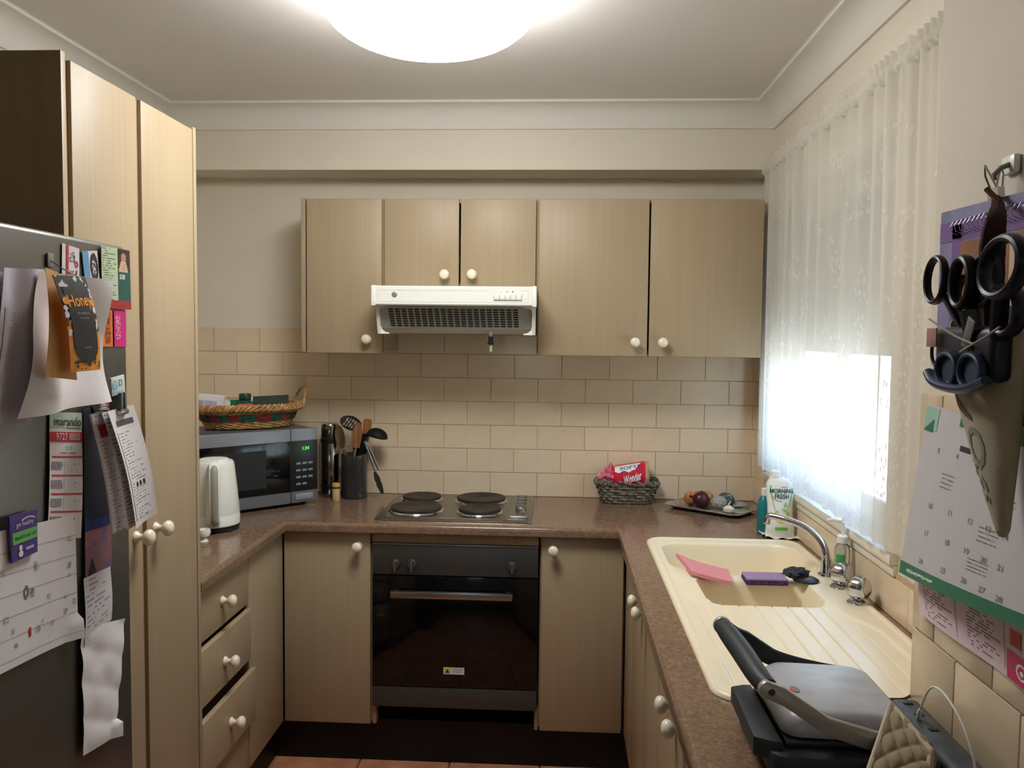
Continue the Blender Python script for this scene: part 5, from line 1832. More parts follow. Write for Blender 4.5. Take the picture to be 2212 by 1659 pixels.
def cur(u, v):
    y = CY1 + (CY0 - CY1) * u
    zb_ = 1.100 + .006 * abs(sin(y * 34)) + .004 * sin(y * 8)
    z = zb_ + (2.252 - zb_) * v
    return Vector((.802 + pleat(y, z), y + .006 * sin(z * 3 + y * 20) * (1 - v), z))


panel = obj('panel', gridm(nb(), 560, 44, cur), LACE, cu, smooth=180)
bm = gridm(nb(), 560, 6, lambda u, v: Vector((.802 + .012 * sin((CY1 + (CY0 - CY1) * u) * 150 + 2 * sin(u * 40)) * (.4 + .6 * v) - .012 * sin(pi * min(1, v * 2)) * (v < .5), CY1 + (CY0 - CY1) * u, 2.240 + .062 * v + .004 * sin(u * 300) * v)))
obj('frilled_heading', bm, LACE, cu, smooth=180)
obj('rod', tube(nb(), [(.806, CY0 - .02, 2.258), (.806, CY1 + .012, 2.258)], .006, 10), WHITEP, cu)
for y in (CY0 - .015, CY1 + .008):
    obj('bracket', rbox(nb(), .800, XR + .001, y - .006, y + .006, 2.248, 2.268, .002), WHITEP, cu)

# ------------------------------------------------------------------ papers
class Sheet:
    """a thin bent paper thing; corners TL, TR, BR, BL seen from its front"""

    def __init__(s, name, label, cat, Q, m, bend=None, n=(12, 16), th=.0004, grp=None, part='sheet'):
        s.Q = [Vector(q) for q in Q]
        s.N = (s.Q[1] - s.Q[0]).cross(s.Q[0] - s.Q[3]).normalized()
        s.w, s.h = (s.Q[1] - s.Q[0]).length, (s.Q[0] - s.Q[3]).length
        s.bend = bend or (lambda u, v: 0)
        c_ = (s.Q[2] + s.Q[3]) / 2
        s.t = thing(name, label, cat, c_, group=grp)
        bm = gridm(nb(), n[0], n[1], lambda u, v: s.pt(u, v))
        bm.normal_update()
        if sum(f.normal.dot(s.N) for f in bm.faces) < 0:
            bmesh.ops.reverse_faces(bm, faces=bm.faces)
        bmesh.ops.solidify(bm, geom=bm.faces[:], thickness=th)
        s.o = obj(part, bm, m, s.t, smooth=50)

    def pt(s, u, v, off=0.0):
        p = (s.Q[3].lerp(s.Q[2], u)).lerp(s.Q[0].lerp(s.Q[1], u), v)
        return p + s.N * (s.bend(u, v) + off)

    def patch(s, u0, u1, v0, v1, m, name='print', off=.0007, n=(8, 8), keep=None):
        bm = gridm(nb(), n[0], n[1], lambda u, v: s.pt(u0 + (u1 - u0) * u, v0 + (v1 - v0) * v, off))
        if keep:
            uvl = bm.loops.layers.uv.verify()
            bad = []
            for f in bm.faces:
                cu = sum(l[uvl].uv.x for l in f.loops) / 4
                cv = sum(l[uvl].uv.y for l in f.loops) / 4
                if not keep(cu, cv):
                    bad.append(f)
            bmesh.ops.delete(bm, geom=bad, context='FACES')
            if not bm.faces:
                bm.free()
                return None
        bm.normal_update()
        if sum(f.normal.dot(s.N) for f in bm.faces) < 0:
            bmesh.ops.reverse_faces(bm, faces=bm.faces)
        return obj(name, bm, m, s.o, smooth=50)

    def text(s, body, size, u, v, m, off=.0010, sx=1.0, rot=0.0, bold=0.0, name='lettering'):
        bm = text_bm(body, size, extr=0.0, bold=bold, sx=sx)
        bmesh.ops.triangulate(bm, faces=bm.faces)
        if rot:
            bmesh.ops.rotate(bm, matrix=Matrix.Rotation(rot, 3, 'Z'), verts=bm.verts)
        for q in bm.verts:
            q.co = s.pt(u + q.co.x / s.w, v + q.co.y / s.h, off)
        return obj(name, bm, m, s.o, smooth=0)


def dots(a, b, sd_, th_, sc_=6.0):
    return lambda u, v: noise.noise(Vector((u * sc_ * a, v * sc_ * b, sd_))) > th_


PLN = mat_lines('paper_small_type', (226, 222, 226), (166, 160, 170), 30, 30, fill=.35, dens=.5)
PLN2 = mat_lines('paper_receipt_type', (228, 225, 228), (132, 128, 138), 30, 30, fill=.35, dens=.55)
PGREY = mat_lines('paper_grey_type', (190, 187, 194), (156, 153, 162), 40, 30, fill=.35, dens=.5)
GRLIST = mat_lines('green_list_type', (190, 206, 172), (120, 132, 108), 22, 14, dens=.65)
NOTEP = mat_lines('calendar_notes', (222, 216, 222), (170, 164, 174), 9, 7, fill=.25, dens=.55)
BLK = mat('card_black', (30, 28, 28), 0.5, var=0.1, vscale=(60, 60, 60))
YEL = mat('honey_orange', (240, 160, 40), 0.5, rgb2=(226, 136, 24), vscale=(40, 40, 40))
SKIN = mat('portrait_skin', (196, 140, 112), 0.6, var=0.08, vscale=(60, 60, 60))
FGRP = 'papers on the fridge door'

c = Sheet('business_card', 'white card with a red stripe at the top of the fridge door', 'card',
          [(-.828, 1.3608, 1.7550), (-.828, 1.4106, 1.7510), (-.828, 1.4086, 1.6911), (-.828, 1.3578, 1.6925)], PAPER, grp=FGRP)
c.patch(.22, .36, 0, 1, RED)
c.patch(.42, .72, .55, .85, INK, keep=dots(1, 1, 3, .12), n=(14, 14))
c.patch(.72, .92, .42, .62, RED, keep=lambda u, v: .25 < math.hypot(u - .5, v - .5) < .48, n=(14, 14))
c.patch(.78, .86, .05, .36, INK, keep=dots(1, 4, 8, -.1), n=(4, 20))
c.patch(.40, .72, .1, .32, RED, keep=dots(1, 1, 5, .15), n=(14, 14))
c = Sheet('appointment_card', 'white card with blue edge and a scribbled dark oval on the fridge door', 'card',
          [(-.828, 1.4177, 1.7475), (-.828, 1.4666, 1.7530), (-.828, 1.4756, 1.6845), (-.828, 1.4267, 1.6882)], PAPER, grp=FGRP)
c.patch(0, .38, 0, 1, mat('sky_blue_print', (104, 160, 208), 0.5, var=0.03, vscale=(40, 40, 40)))
c.patch(.46, .96, .18, .95, INK, keep=lambda u, v: .62 < math.hypot((u - .5) / .5, (v - .5) / .5) < .98 or (math.hypot((u - .5) / .5, (v - .5) / .5) < .62 and noise.noise(Vector((u * 9, v * 14, 2))) > .12), n=(22, 26))
c = Sheet('clinic_brochure', 'brochure with pale green list, portrait panel and red foot at the fridge edge', 'brochure',
          [(-.8265, 1.4773, 1.7633), (-.8265, 1.5772, 1.7645), (-.8265, 1.5800, 1.6507), (-.8265, 1.4768, 1.6505)], mat('brochure_green', (196, 208, 178), 0.6, var=0.03, vscale=(30, 30, 30)), grp=FGRP)
c.patch(0.0, .55, .14, 1, GRLIST)
c.patch(.56, 1, .62, 1, mat('photo_brown', (70, 52, 44), 0.5, rgb2=(40, 30, 28), vscale=(40, 40, 40)))
c.patch(.60, .92, .66, .97, SKIN, keep=lambda u, v: math.hypot((u - .5) / .30, (v - .62) / .26) < 1, n=(18, 18), off=.0010)
c.patch(.58, .94, .62, .80, mat('photo_shirt', (214, 196, 168), 0.6, rgb2=(190, 150, 120), vscale=(50, 50, 50)), keep=lambda u, v: abs(u - .45) < .5 - .25 * v, n=(16, 16), off=.0011)
c.patch(.56, 1, .14, .62, mat('photo_teal', (40, 92, 84), 0.5, var=0.08, vscale=(40, 40, 40)))
c.patch(.60, .80, .50, .58, PAPER, keep=dots(2, 4, 1, -.05), n=(14, 6), off=.0010)
c.patch(0, 1.0, 0, .145, mat('brochure_red', (170, 50, 50), 0.5, var=0.06, vscale=(40, 40, 40)), off=.0009)
c = Sheet('orange_card', 'orange card with dark script under the clinic brochure', 'card',
          [(-.828, 1.4699, 1.6495), (-.828, 1.5147, 1.6498), (-.828, 1.5149, 1.5801), (-.828, 1.4784, 1.5805)], mat('card_orange', (222, 120, 40), 0.5, var=0.05, vscale=(40, 40, 40)), grp=FGRP)
c.patch(.35, .8, .08, .92, mat('card_brown_print', (120, 60, 24), 0.5, var=0.1, vscale=(60, 60, 60)), keep=dots(1.4, 2.6, 4, .08), n=(14, 30))
c = Sheet('pink_card', 'bright pink card with white script beside the orange card', 'card',
          [(-.828, 1.5203, 1.6474), (-.828, 1.5640, 1.6483), (-.828, 1.5634, 1.5795), (-.828, 1.5205, 1.5804)], mat('card_magenta', (216, 36, 130), 0.5, var=0.05, vscale=(40, 40, 40)), grp=FGRP)
c.patch(.12, .5, .2, .85, PAPER, keep=dots(1.2, 3, 9, .14), n=(14, 30))

b1 = lambda u, v: .006 * sin(pi * v) * (.4 + .6 * u) + .002 * sin(7 * u + 3 * v)
Sheet('grey_letter', 'shaded grey letter hanging at the fridge left edge behind the white letter', 'letter',
      [(-.815, 1.100, 1.690), (-.815, 1.2527, 1.6969), (-.815, 1.1982, 1.4301), (-.815, 1.080, 1.4400)], PGREY, b1, grp=FGRP)
c = Sheet('folded_letter', 'folded letter stack with pleated top between grey letter and white letter', 'letter',
          [(-.800, 1.165, 1.6985), (-.800, 1.2752, 1.7045), (-.790, 1.2050, 1.4725), (-.800, 1.1104, 1.4688)], mat('paper_lilac', (196, 192, 204), 0.8, var=0.08, vscale=(14, 14, 14)), lambda u, v: .005 * sin(9 * u + 2 * v) + .004 * sin(pi * v), n=(24, 16), grp=FGRP)
c.patch(.1, .6, .15, .75, PGREY, off=.0008, n=(16, 12))
c = Sheet('white_letter', 'large creased white letter hanging under the clip on the fridge', 'letter',
          [(-.787, 1.2381, 1.6996), (-.789, 1.4180, 1.6968), (-.789, 1.4040, 1.4868), (-.785, 1.1576, 1.4806)], PAPER,
          lambda u, v: .010 * sin(3 * u + 5 * v) + .010 * (1 - v) * sin(8 * u) + .008 * abs(v - .55) + .006 * abs(u - .6), n=(30, 30), grp=FGRP)
Sheet('brown_envelope', 'yellow-brown envelope hanging behind the honey card', 'envelope',
      [(-.764, 1.2121, 1.7024), (-.764, 1.2429, 1.6979), (-.752, 1.2684, 1.5313), (-.752, 1.1866, 1.5410)], mat('manila', (196, 150, 88), 0.7, var=0.08, vscale=(30, 30, 30)), lambda u, v: .006 * sin(pi * v), grp=FGRP)
c = Sheet('honey_flyer', 'black and orange honey flyer with white blossoms hanging from the fridge clip', 'flyer',
          [(-.748, 1.2023, 1.6908), (-.748, 1.2868, 1.6936), (-.738, 1.3098, 1.5465), (-.738, 1.2285, 1.5455)], YEL, lambda u, v: .008 * sin(pi * v) + .004 * sin(3 * u), grp=FGRP)
c.patch(0, 1, .42, 1, BLK, keep=lambda u, v: v > .25 or noise.noise(Vector((u * 6, v * 5, 1))) > -.1, n=(24, 30))
c.patch(.0, 1, .36, 1, PAPER, off=.0010, keep=lambda u, v: noise.noise(Vector((u * 9, v * 10, 4))) > .18 and (abs(u - .5) > .30 or v > .82), n=(36, 44))
c.patch(.12, .88, .08, .88, BLK, off=.0013, keep=lambda u, v: abs(u - .5) < (.5 if v > .25 else .5 * math.sqrt(max(0, 1 - ((.25 - v) / .25) ** 2))), n=(24, 40))
c.text('Honey', .026, .50, .74, YEL, off=.0018, sx=.9, rot=.06, bold=.0005)
for v_, w_ in ((.60, .4), (.55, .3), (.24, .25)):
    c.patch(.5 - w_ / 2, .5 + w_ / 2, v_, v_ + .018, mat('faded_grey_print', (120, 116, 110), 0.6, var=0.1, vscale=(80, 80, 80)), off=.0018, keep=dots(3, 1, v_ * 9, -.1), n=(24, 1))
c.patch(.05, .95, .02, .14, BLK, off=.0010, keep=dots(1.6, .6, 7, .2), n=(28, 8))
c.patch(.02, .18, .70, .78, YEL, off=.0016, keep=lambda u, v: math.hypot(u - .5, v - .5) < .48, n=(12, 12))
c.patch(.84, 1.0, .68, .76, YEL, off=.0016, keep=lambda u, v: math.hypot(u - .5, v - .5) < .48, n=(12, 12))
hk = thing('wire_hook', 'clear adhesive hook with thin wire above the hanging letters', 'hook', (-.826, 1.326, 1.70))
obj('plate', rbox(nb(), -.829, -.826, 1.318, 1.333, 1.712, 1.735, .001), mat('clear_hook', (150, 146, 136), 0.2, var=0.03, vscale=(30, 30, 30)), hk)
obj('hook_wire', tube(nb(), spline([(-.826, 1.326, 1.722), (-.80, 1.318, 1.708), (-.765, 1.29, 1.697), (-.748, 1.262, 1.694), (-.742, 1.256, 1.700)], 6), .0012, 6), STEEL, hk)

# magnetic clip with the receipts
mc = thing('magnetic_clip', 'grey magnetic clip with a pale blue and white badge holding receipts', 'clip', (-.80, 1.445, 1.47))
obj('magnet', rbox(nb(), -.829, -.815, 1.428, 1.452, 1.505, 1.530, .003), DKGREY, mc)
M_ = frame((-.782, 1.4435, 1.5125), (0, .045, .0045), (0, -.0155, .030))
obj('badge', rbox(nb(), -.0225, .0225, -.0165, .0165, -.002, .002, .001, 2, M_), WHITEP, mc)
bm = prism(nb(), [(-.012 + .008 * cos(RD(a)), .002 + .009 * sin(RD(a))) for a in range(0, 360, 24)], .002, .0026, M_)
obj('badge_mark', bm, mat('badge_cyan', (60, 160, 196), 0.5, rgb2=(160, 214, 226), vscale=(60, 60, 60)), mc)
bm = nb()
for q in ((.002, .012, -.001, .0005), (.002, .0035, -.001, .010), (.0105, .012, -.001, .010), (.002, .012, .0085, .010), (-.019, .014, -.011, -.0095), (-.019, .008, -.0145, -.013)):
    t_ = box(nb(), q[0], q[1], q[2], q[3], .002, .0026)
    merge(bm, t_, M_)
obj('badge_line', bm, MATS['badge_cyan'], mc)
for dy in (0, .013):
    obj('clip_arm', rbox(nb(), -.798, -.774, 1.442 + dy, 1.449 + dy, 1.466, 1.500, .002), GREYP, mc)
obj('clip_jaw', rbox(nb(), -.815, -.772, 1.438, 1.466, 1.460, 1.470, .003), STEEL, mc)
c = Sheet('receipt_pad', 'stack of white slips with a red block behind the front receipt', 'receipt',
          [(-.803, 1.3952, 1.4642), (-.803, 1.4415, 1.4689), (-.795, 1.5037, 1.2457), (-.795, 1.4451, 1.2439)], PLN, lambda u, v: .006 * sin(pi * v), th=.004, grp=FGRP)
c.patch(.2, 1, .80, .90, RED)
Sheet('receipt', 'white slip squeezed between the slip stack and the front receipt', 'receipt',
      [(-.790, 1.405, 1.4670), (-.790, 1.470, 1.4709), (-.780, 1.520, 1.2500), (-.780, 1.4650, 1.2465)], PLN2, lambda u, v: .008 * sin(pi * v), grp=FGRP)
c = Sheet('receipt', 'front receipt with a dark header bar, tilted under the magnetic clip', 'receipt',
          [(-.778, 1.4024, 1.4695), (-.778, 1.4911, 1.4739), (-.768, 1.5568, 1.2576), (-.768, 1.4757, 1.2465)], PAPER, lambda u, v: .007 * sin(pi * v) - .004 * sin(pi * u), grp=FGRP)
c.patch(.2, .84, .86, .905, mat('receipt_bar', (84, 84, 86), 0.6, var=0.06, vscale=(60, 60, 60)))
c.patch(.1, .9, .06, .82, PLN2, n=(10, 14))
c.patch(.36, .78, .33, .37, INK, keep=lambda u, v: (u * 3) % 1 < .62, n=(12, 4), off=.0012)
c = Sheet('black_card', 'narrow black and yellow card tucked under the magnetic clip', 'card',
          [(-.824, 1.4283, 1.4805), (-.824, 1.5204, 1.4783), (-.822, 1.5133, 1.4632), (-.822, 1.4411, 1.4628)], BLK, grp=FGRP)
c.patch(.2, .85, .1, .35, mat('sticker_yellow', (0, 0, 0)), keep=dots(1, .5, 3, -.2), n=(16, 4))
c.patch(.55, .95, .45, .9, RED, keep=dots(1, 1, 6, -.05), n=(14, 6))
c.patch(.3, .55, .4, .9, PAPER, keep=dots(1, 1, 2, .05), n=(14, 6))

# marando calendar strip
c = Sheet('agency_calendar', 'long white calendar strip headed marando with a red phone band', 'calendar',
          [(-.826, 1.3150, 1.4758), (-.826, 1.4070, 1.4660), (-.826, 1.3957, 1.2477), (-.826, 1.2991, 1.2700)], PAPER, lambda u, v: .002 * sin(4 * v), n=(12, 30), grp=FGRP)
c.patch(0, 1, .88, 1.0, mat('agency_green', (196, 212, 192), 0.6, var=0.04, vscale=(30, 30, 30)))
c.text('marando', .0205, .54, .925, mat('agency_dark', (70, 86, 74), 0.6, var=0.05, vscale=(40, 40, 40)), off=.0014, sx=1.08, bold=.0002)
c.patch(.5, .95, .872, .880, MATS['faded_grey_print'], keep=dots(3, 1, 1, -.1), n=(20, 1))
c.patch(0, 1, .765, .845, RED, off=.0009)
c.text('9727 8800', .0165, .54, .805, PAPER, off=.0016, sx=.98)
c.text('2019', .0095, .55, .715, mat('agency_print_green', (90, 150, 100), 0.6, var=0.05, vscale=(40, 40, 40)), off=.0012)
c.patch(.3, .8, .672, .682, MATS['faded_grey_print'], keep=dots(3, 1, 2, -.15), n=(20, 1))
for i, v_ in enumerate((.640, .492, .346, .205)):
    c.patch(.05, .98, v_, v_ + .014, RED, keep=lambda u, v: (u * 9) % 1 < .88, n=(36, 1))
    c.patch(.04, .36, v_ - .095, v_ - .03, mat('grey_block_print', (150, 146, 150), 0.6, var=0.12, vscale=(90, 90, 90)), keep=dots(1.6, .9, i * 3, -.28), n=(16, 8))
    c.patch(.42, .98, v_ - .11, v_ - .01, PLN, n=(8, 4))
    c.patch(.72, .76, v_ - .055, v_ - .045, INK, keep=lambda u, v: math.hypot(u - .5, v - .5) < .5, n=(6, 6), off=.0011)
# navy magnetic panel with a sunset picture and the list below it
c = Sheet('navy_brochure', 'tall navy brochure with an orange sunset picture at its foot', 'brochure',
          [(-.825, 1.4090, 1.4732), (-.825, 1.4930, 1.4780), (-.825, 1.4914, 1.1675), (-.825, 1.4040, 1.1750)], mat('navy_print', (44, 52, 66), 0.45, rgb2=(34, 40, 52), vscale=(16, 16, 16)), grp=FGRP)
c.patch(0, 1, .17, .30, mat('sunset_orange', (176, 112, 84), 0.5, rgb2=(110, 84, 110), vscale=(26, 26, 26)))
c.patch(0, 1, .0, .17, mat('dusk_purple', (104, 88, 120), 0.5, rgb2=(140, 96, 92), vscale=(30, 30, 60)))
c.patch(0, 1, .27, .36, mat('deep_blue_print', (40, 54, 110), 0.5, var=0.1, vscale=(30, 30, 30)), keep=lambda u, v: v < 1 - .5 * u, n=(12, 8), off=.0010)
c.patch(.08, .42, .0, .11, BLK, keep=lambda u, v: abs(u - .5) < .5 * (1 - v), n=(16, 12), off=.0010)
Sheet('shopping_list', 'white printed list under the navy brochure', 'list',
      [(-.822, 1.3974, 1.1751), (-.822, 1.4845, 1.1726), (-.822, 1.4829, 1.0728), (-.822, 1.3938, 1.0555)], mat_lines('list_type', (206, 204, 208), (146, 144, 152), 13, 12, fill=.35, dens=.5), lambda u, v: .002 * sin(4 * v), grp=FGRP)
c = Sheet('long_receipt', 'long crumpled white receipt hanging lowest on the fridge door', 'receipt',
          [(-.824, 1.3855, 1.0900), (-.824, 1.5332, 1.0572), (-.822, 1.4863, .8490), (-.822, 1.3827, .8627)], PAPER,
          lambda u, v: .003 * abs(sin(11 * v + 2 * u)) + .003 * noise.noise(Vector((u * 3, v * 5, 2))) + (.014 * (u - .8) * 5 if u > .8 and v < .12 else 0), n=(16, 34), grp=FGRP)
# handwritten wall calendar with purple magnet
c = Sheet('notes_calendar', 'large white calendar page with handwritten notes at the fridge left edge', 'calendar',
          [(-.824, 1.00, 1.326), (-.824, 1.3756, 1.2930), (-.822, 1.3767, 1.0783), (-.822, 1.00, 1.1125)], PAPER, lambda u, v: .003 * sin(6 * u) * (1 - v) + (.012 * (u - .9) * 10 if u > .9 and v < .2 else 0) * (1 - v), n=(30, 20), grp=FGRP)
for i in range(6):
    c.patch(0, 1, .06 + i * .155, .063 + i * .155, MATS['faded_grey_print'], n=(20, 1))
rnd = random.Random(8)
HAND = mat('handwriting_ink', (132, 124, 138), 0.7, var=0.1, vscale=(60, 60, 60))
for i in range(22):
    u_, v_ = rnd.uniform(.42, .96), rnd.uniform(.12, .93)
    w_ = rnd.uniform(.015, .035)
    c.patch(u_, u_ + w_, v_, v_ + w_ * 1.6, HAND, name='handwriting', keep=dots(1.3, 1.3, i, .10, 5), n=(10, 10), off=.0009)
c.patch(.62, .655, .46, .56, HAND, name='handwriting', keep=lambda u, v: .5 < math.hypot((u - .5) / .5, (v - .5) / .5) < 1, n=(14, 14), off=.0009)
c.patch(.665, .69, .46, .53, HAND, name='handwriting', keep=dots(1, 1, 3, 0, 5), n=(10, 10), off=.0009)
c.patch(.645, .665, .16, .25, RED, name='red_mark', keep=lambda u, v: math.hypot((u - .5) / .5, (v - .5) / .5) < .9, n=(10, 10), off=.0009)
c = Sheet('purple_magnet', 'purple fridge magnet with a green band over the notes calendar', 'magnet',
          [(-.817, 1.1943, 1.3293), (-.817, 1.2609, 1.3266), (-.817, 1.2603, 1.2593), (-.817, 1.1977, 1.2572)], mat('magnet_purple', (78, 56, 132), 0.45, var=0.05, vscale=(40, 40, 40)), th=.003, part='card', grp='magnets on the fridge')
c.patch(.06, .96, .36, .62, mat('magnet_green', (104, 180, 88), 0.45, var=0.04, vscale=(40, 40, 40)))
c.text('get healthy', .0105, .52, .77, PAPER, off=.0012, sx=.92)
c.patch(.4, .9, .82, .93, PAPER, keep=lambda u, v: abs(v - (.15 + 1.2 * u * (1 - u) * 1.6)) < .13, n=(20, 14), off=.0010)
c.patch(.14, .92, .45, .52, DGRN, keep=dots(3, .7, 4, -.05), n=(26, 4), off=.0011)
c.patch(.24, .42, .06, .32, PAPER, keep=lambda u, v: math.hypot((u - .5) / .35, (v - .75) / .25) < 1 or math.hypot((u - .5) / .5, (v - .25) / .28) < 1, n=(16, 20), off=.0010)
c.patch(.52, .82, .16, .22, PAPER, keep=dots(3, .7, 9, -.15), n=(22, 4), off=.0010)

# ------------------------------------------------------------------ things hanging on the nib
# spiral wall calendar
c = Sheet('spiral_calendar', 'purple-bordered spiral wall calendar with a brown picture behind scissors', 'calendar',
          [(.667, 1.5077, 1.8302), (.667, 1.16, 1.8205), (.667, 1.16, 1.555), (.667, 1.5077, 1.560)], mat('calendar_lilac', (128, 122, 160), 0.5, rgb2=(96, 104, 130), vscale=(14, 14, 14)), th=.003, part='backboard')
c.patch(0, 1, .80, .925, mat('calendar_violet', (104, 72, 132), 0.5, var=0.1, vscale=(30, 30, 30)))
c.patch(.13, .24, 0, .90, MATS['calendar_violet'])
c.patch(.22, 1, 0, .79, mat('picture_brown', (150, 102, 62), 0.5, rgb2=(116, 74, 44), vscale=(9, 9, 9)), off=.0010)
c.patch(.66, .70, .1, .76, mat('picture_pale', (196, 168, 140), 0.5, var=0.1, vscale=(20, 20, 20)), off=.0013)
bm = nb()
for i in range(19):
    y = 1.44 - i * .0145
    tube(bm, [(.667, y, 1.783), (.655, y, 1.788), (.652, y - .001, 1.797), (.656, y - .002, 1.805), (.667, y - .002, 1.806)], .0008, 5)
obj('spiral', bm, mat('spiral_silver', (190, 184, 200), 0.25, metal=0.8, var=0.03, vscale=(20, 20, 20)), c.o)
hk2 = thing('bulldog_hook', 'white wall hook with a steel bulldog clip above the spiral calendar', 'hook', (.68, 1.31, 1.83))
obj('hook_plate', rbox(nb(), .676, XN, 1.297, 1.334, 1.860, 1.888, .003), WHITEP, hk2)
obj('hook_arm', tube(nb(), [(.680, 1.310, 1.875), (.664, 1.310, 1.868), (.655, 1.310, 1.858), (.655, 1.310, 1.850)], .004, 8), GREYP, hk2)
bm = nb()
prism(bm, [(-.016, -.012), (.016, -.012), (.013, .004), (-.013, .004)], -.005, .005, frame((.660, 1.312, 1.835), (0, -1, 0), (0, 0, 1)))
obj('clip_jaw', bm, STEEL, hk2)
for s_ in (-1, 1):
    obj('clip_lever', tube(nb(), [(.660 - .004 * s_, 1.312 + .009, 1.838), (.656 - .010 * s_, 1.312 + .007, 1.858), (.654 - .012 * s_, 1.312, 1.872), (.656 - .010 * s_, 1.312 - .007, 1.858), (.660 - .004 * s_, 1.312 - .009, 1.838)], .0016, 6), STEEL, hk2)

# notice on the tiles
c = Sheet('pink_notice', 'pale pink printed notice with red and magenta logo blocks on the near tiles', 'notice',
          [(.668, 1.5709, 1.195), (.668, 1.10, 1.215), (.668, 1.10, 1.113), (.668, 1.5316, 1.1112)], mat('notice_pink', (224, 200, 206), 0.7, var=0.04, vscale=(20, 20, 20)), lambda u, v: .003 * sin(8 * u), n=(24, 10))
TY = mat_lines('notice_type', (224, 200, 206), (140, 124, 140), 14, 14, dens=.6)
c.patch(.06, .34, .1, .9, TY, n=(10, 6))
c.patch(.40, .66, .12, .88, TY, n=(10, 6))
c.patch(.675, 1.0, .02, .45, mat('logo_magenta', (196, 28, 92), 0.5, var=0.04, vscale=(30, 30, 30)), off=.0010)
c.patch(.70, .77, .54, .78, RED, off=.0010)
c.patch(.735, .815, .10, .36, PAPER, keep=lambda u, v: .32 < math.hypot(u - .5, v - .5) < .46 or (math.hypot(u - .5, v - .45) < .15), n=(24, 24), off=.0014)

# green calendar page
GRB = mat('calendar_green', (44, 112, 84), 0.5, var=0.06, vscale=(30, 30, 30))
c = Sheet('green_calendar', 'white month calendar page with green bands curling off the near wall', 'calendar',
          [(.664, 1.524, 1.496), (.664, 1.10, 1.470), (.62, 1.06, 1.235), (.64, 1.562, 1.178)], mat('calendar_page', (190, 186, 188), 0.7, var=0.03, vscale=(10, 10, 10)),
          lambda u, v: .012 * sin(pi * u) * (1 - v), n=(30, 20), th=.0012)
c.patch(0, 1, 0, .075, GRB, n=(30, 3))
c.patch(.0, .12, .86, .985, mat('calendar_pale_green', (150, 190, 172), 0.5, var=0.05, vscale=(30, 30, 30)), n=(8, 4))
c.patch(.30, 1, .93, 1.0, GRB, n=(24, 3))
c.patch(.0, .09, .85, .93, GRB, keep=lambda u, v: v < u, n=(10, 10), off=.0011)
c.patch(.08, .34, .028, .046, PAPER, keep=dots(4, .6, 2, -.1), n=(40, 3), off=.0011)
DAY = mat('day_number_grey', (120, 118, 124), 0.6, var=0.08, vscale=(40, 40, 40))
for s_, u_, v_ in (('3', .17, .759), ('4', .33, .765), ('5', .475, .76), ('6', .60, .755), ('7', .71, .75), ('10', .195, .444), ('11', .365, .449), ('12', .515, .445), ('13', .635, .44), ('14', .735, .43),
                   ('17', .202, .285), ('18', .388, .285), ('19', .532, .281), ('20', .646, .270), ('21', .745, .262), ('24', .203, .121), ('25', .403, .126), ('26', .555, .122), ('27', .668, .112), ('28', .765, .100)):
    c.text(s_, .0145, u_, v_, DAY, sx=1.15)
for u_, v_, w_, h_ in ((.24, .56, .10, .10), (.58, .35, .12, .10), (.55, .18, .13, .08), (.64, .52, .12, .12)):
    c.patch(u_, u_ + w_, v_, v_ + h_, DAY, name='handwriting', keep=lambda u, v: abs((v * 4) % 1 - .5) < .16 and noise.noise(Vector((u * 12, v * 9, u_))) > -.25, n=(26, 20), off=.0009)
c.patch(.34, .42, .80, .83, INK, off=.0009)
# white notepad and a dark green folder above it
Sheet('dark_folder', 'dark green folder hanging behind the scissor pouch at the right edge', 'folder',
      [(.655, 1.30, 1.66), (.655, 1.08, 1.655), (.652, 1.08, 1.485), (.652, 1.30, 1.492)], mat('folder_green', (26, 52, 46), 0.5, var=0.1, vscale=(20, 20, 20)), th=.003, part='cover')
Sheet('white_notepad', 'white notepad sheet leaning out beside the scissor pouch', 'notepad',
      [(.640, 1.262, 1.640), (.648, 1.193, 1.638), (.643, 1.200, 1.487), (.634, 1.283, 1.497)], mat_lines('notepad_type', (190, 188, 180), (120, 118, 112), 12, 6, fill=.2, dens=.4), lambda u, v: .004 * sin(pi * v), th=.002)

# scissor pouch
sp2 = thing('scissor_pouch', 'cream cone-shaped fabric pouch of scissors hanging on the near wall', 'pouch', (.607, 1.215, 1.35))
PM = mat('pouch_cream_fabric', (172, 166, 146), 0.85, var=0.06, vscale=(40, 40, 40), spec=0.15, bump=0.3, bscale=400)
bm = nb()
secs_p = [(1.342, 1.157, .006, .005), (1.352, 1.158, .011, .009), (1.45, 1.188, .047, .023), (1.525, 1.208, .069, .032), (1.565, 1.214, .081, .036), (1.60, 1.215, .090, .038)]
rings = []
for z, cy, hy, hx in secs_p:
    rings.append([bm.verts.new((.610 - hx * cos(2 * pi * k / 36), cy + hy * sin(2 * pi * k / 36), z + (.042 * max(0, sin(2 * pi * k / 36)) + .02 * max(0, -sin(2 * pi * k / 36)) if z > 1.59 else 0))) for k in range(36)])
for a, b in zip(rings, rings[1:]):
    for k in range(36):
        bm.faces.new((a[k], a[(k + 1) % 36], b[(k + 1) % 36], b[k]))
bm.faces.new(rings[0])
bmesh.ops.recalc_face_normals(bm, faces=bm.faces)
bmesh.ops.solidify(bm, geom=bm.faces[:], thickness=.0022)
cone = obj('cone', bm, PM, sp2, smooth=70)


def cone_pt(a, z, off=.0010):
    for p, q in zip(secs_p, secs_p[1:]):
        if p[0] <= z <= q[0]:
            t_ = (z - p[0]) / (q[0] - p[0])
            cy, hy, hx = [p[i] + (q[i] - p[i]) * t_ for i in (1, 2, 3)]
            return Vector((.610 - (hx + off) * cos(a), cy + (hy + off) * sin(a), z))


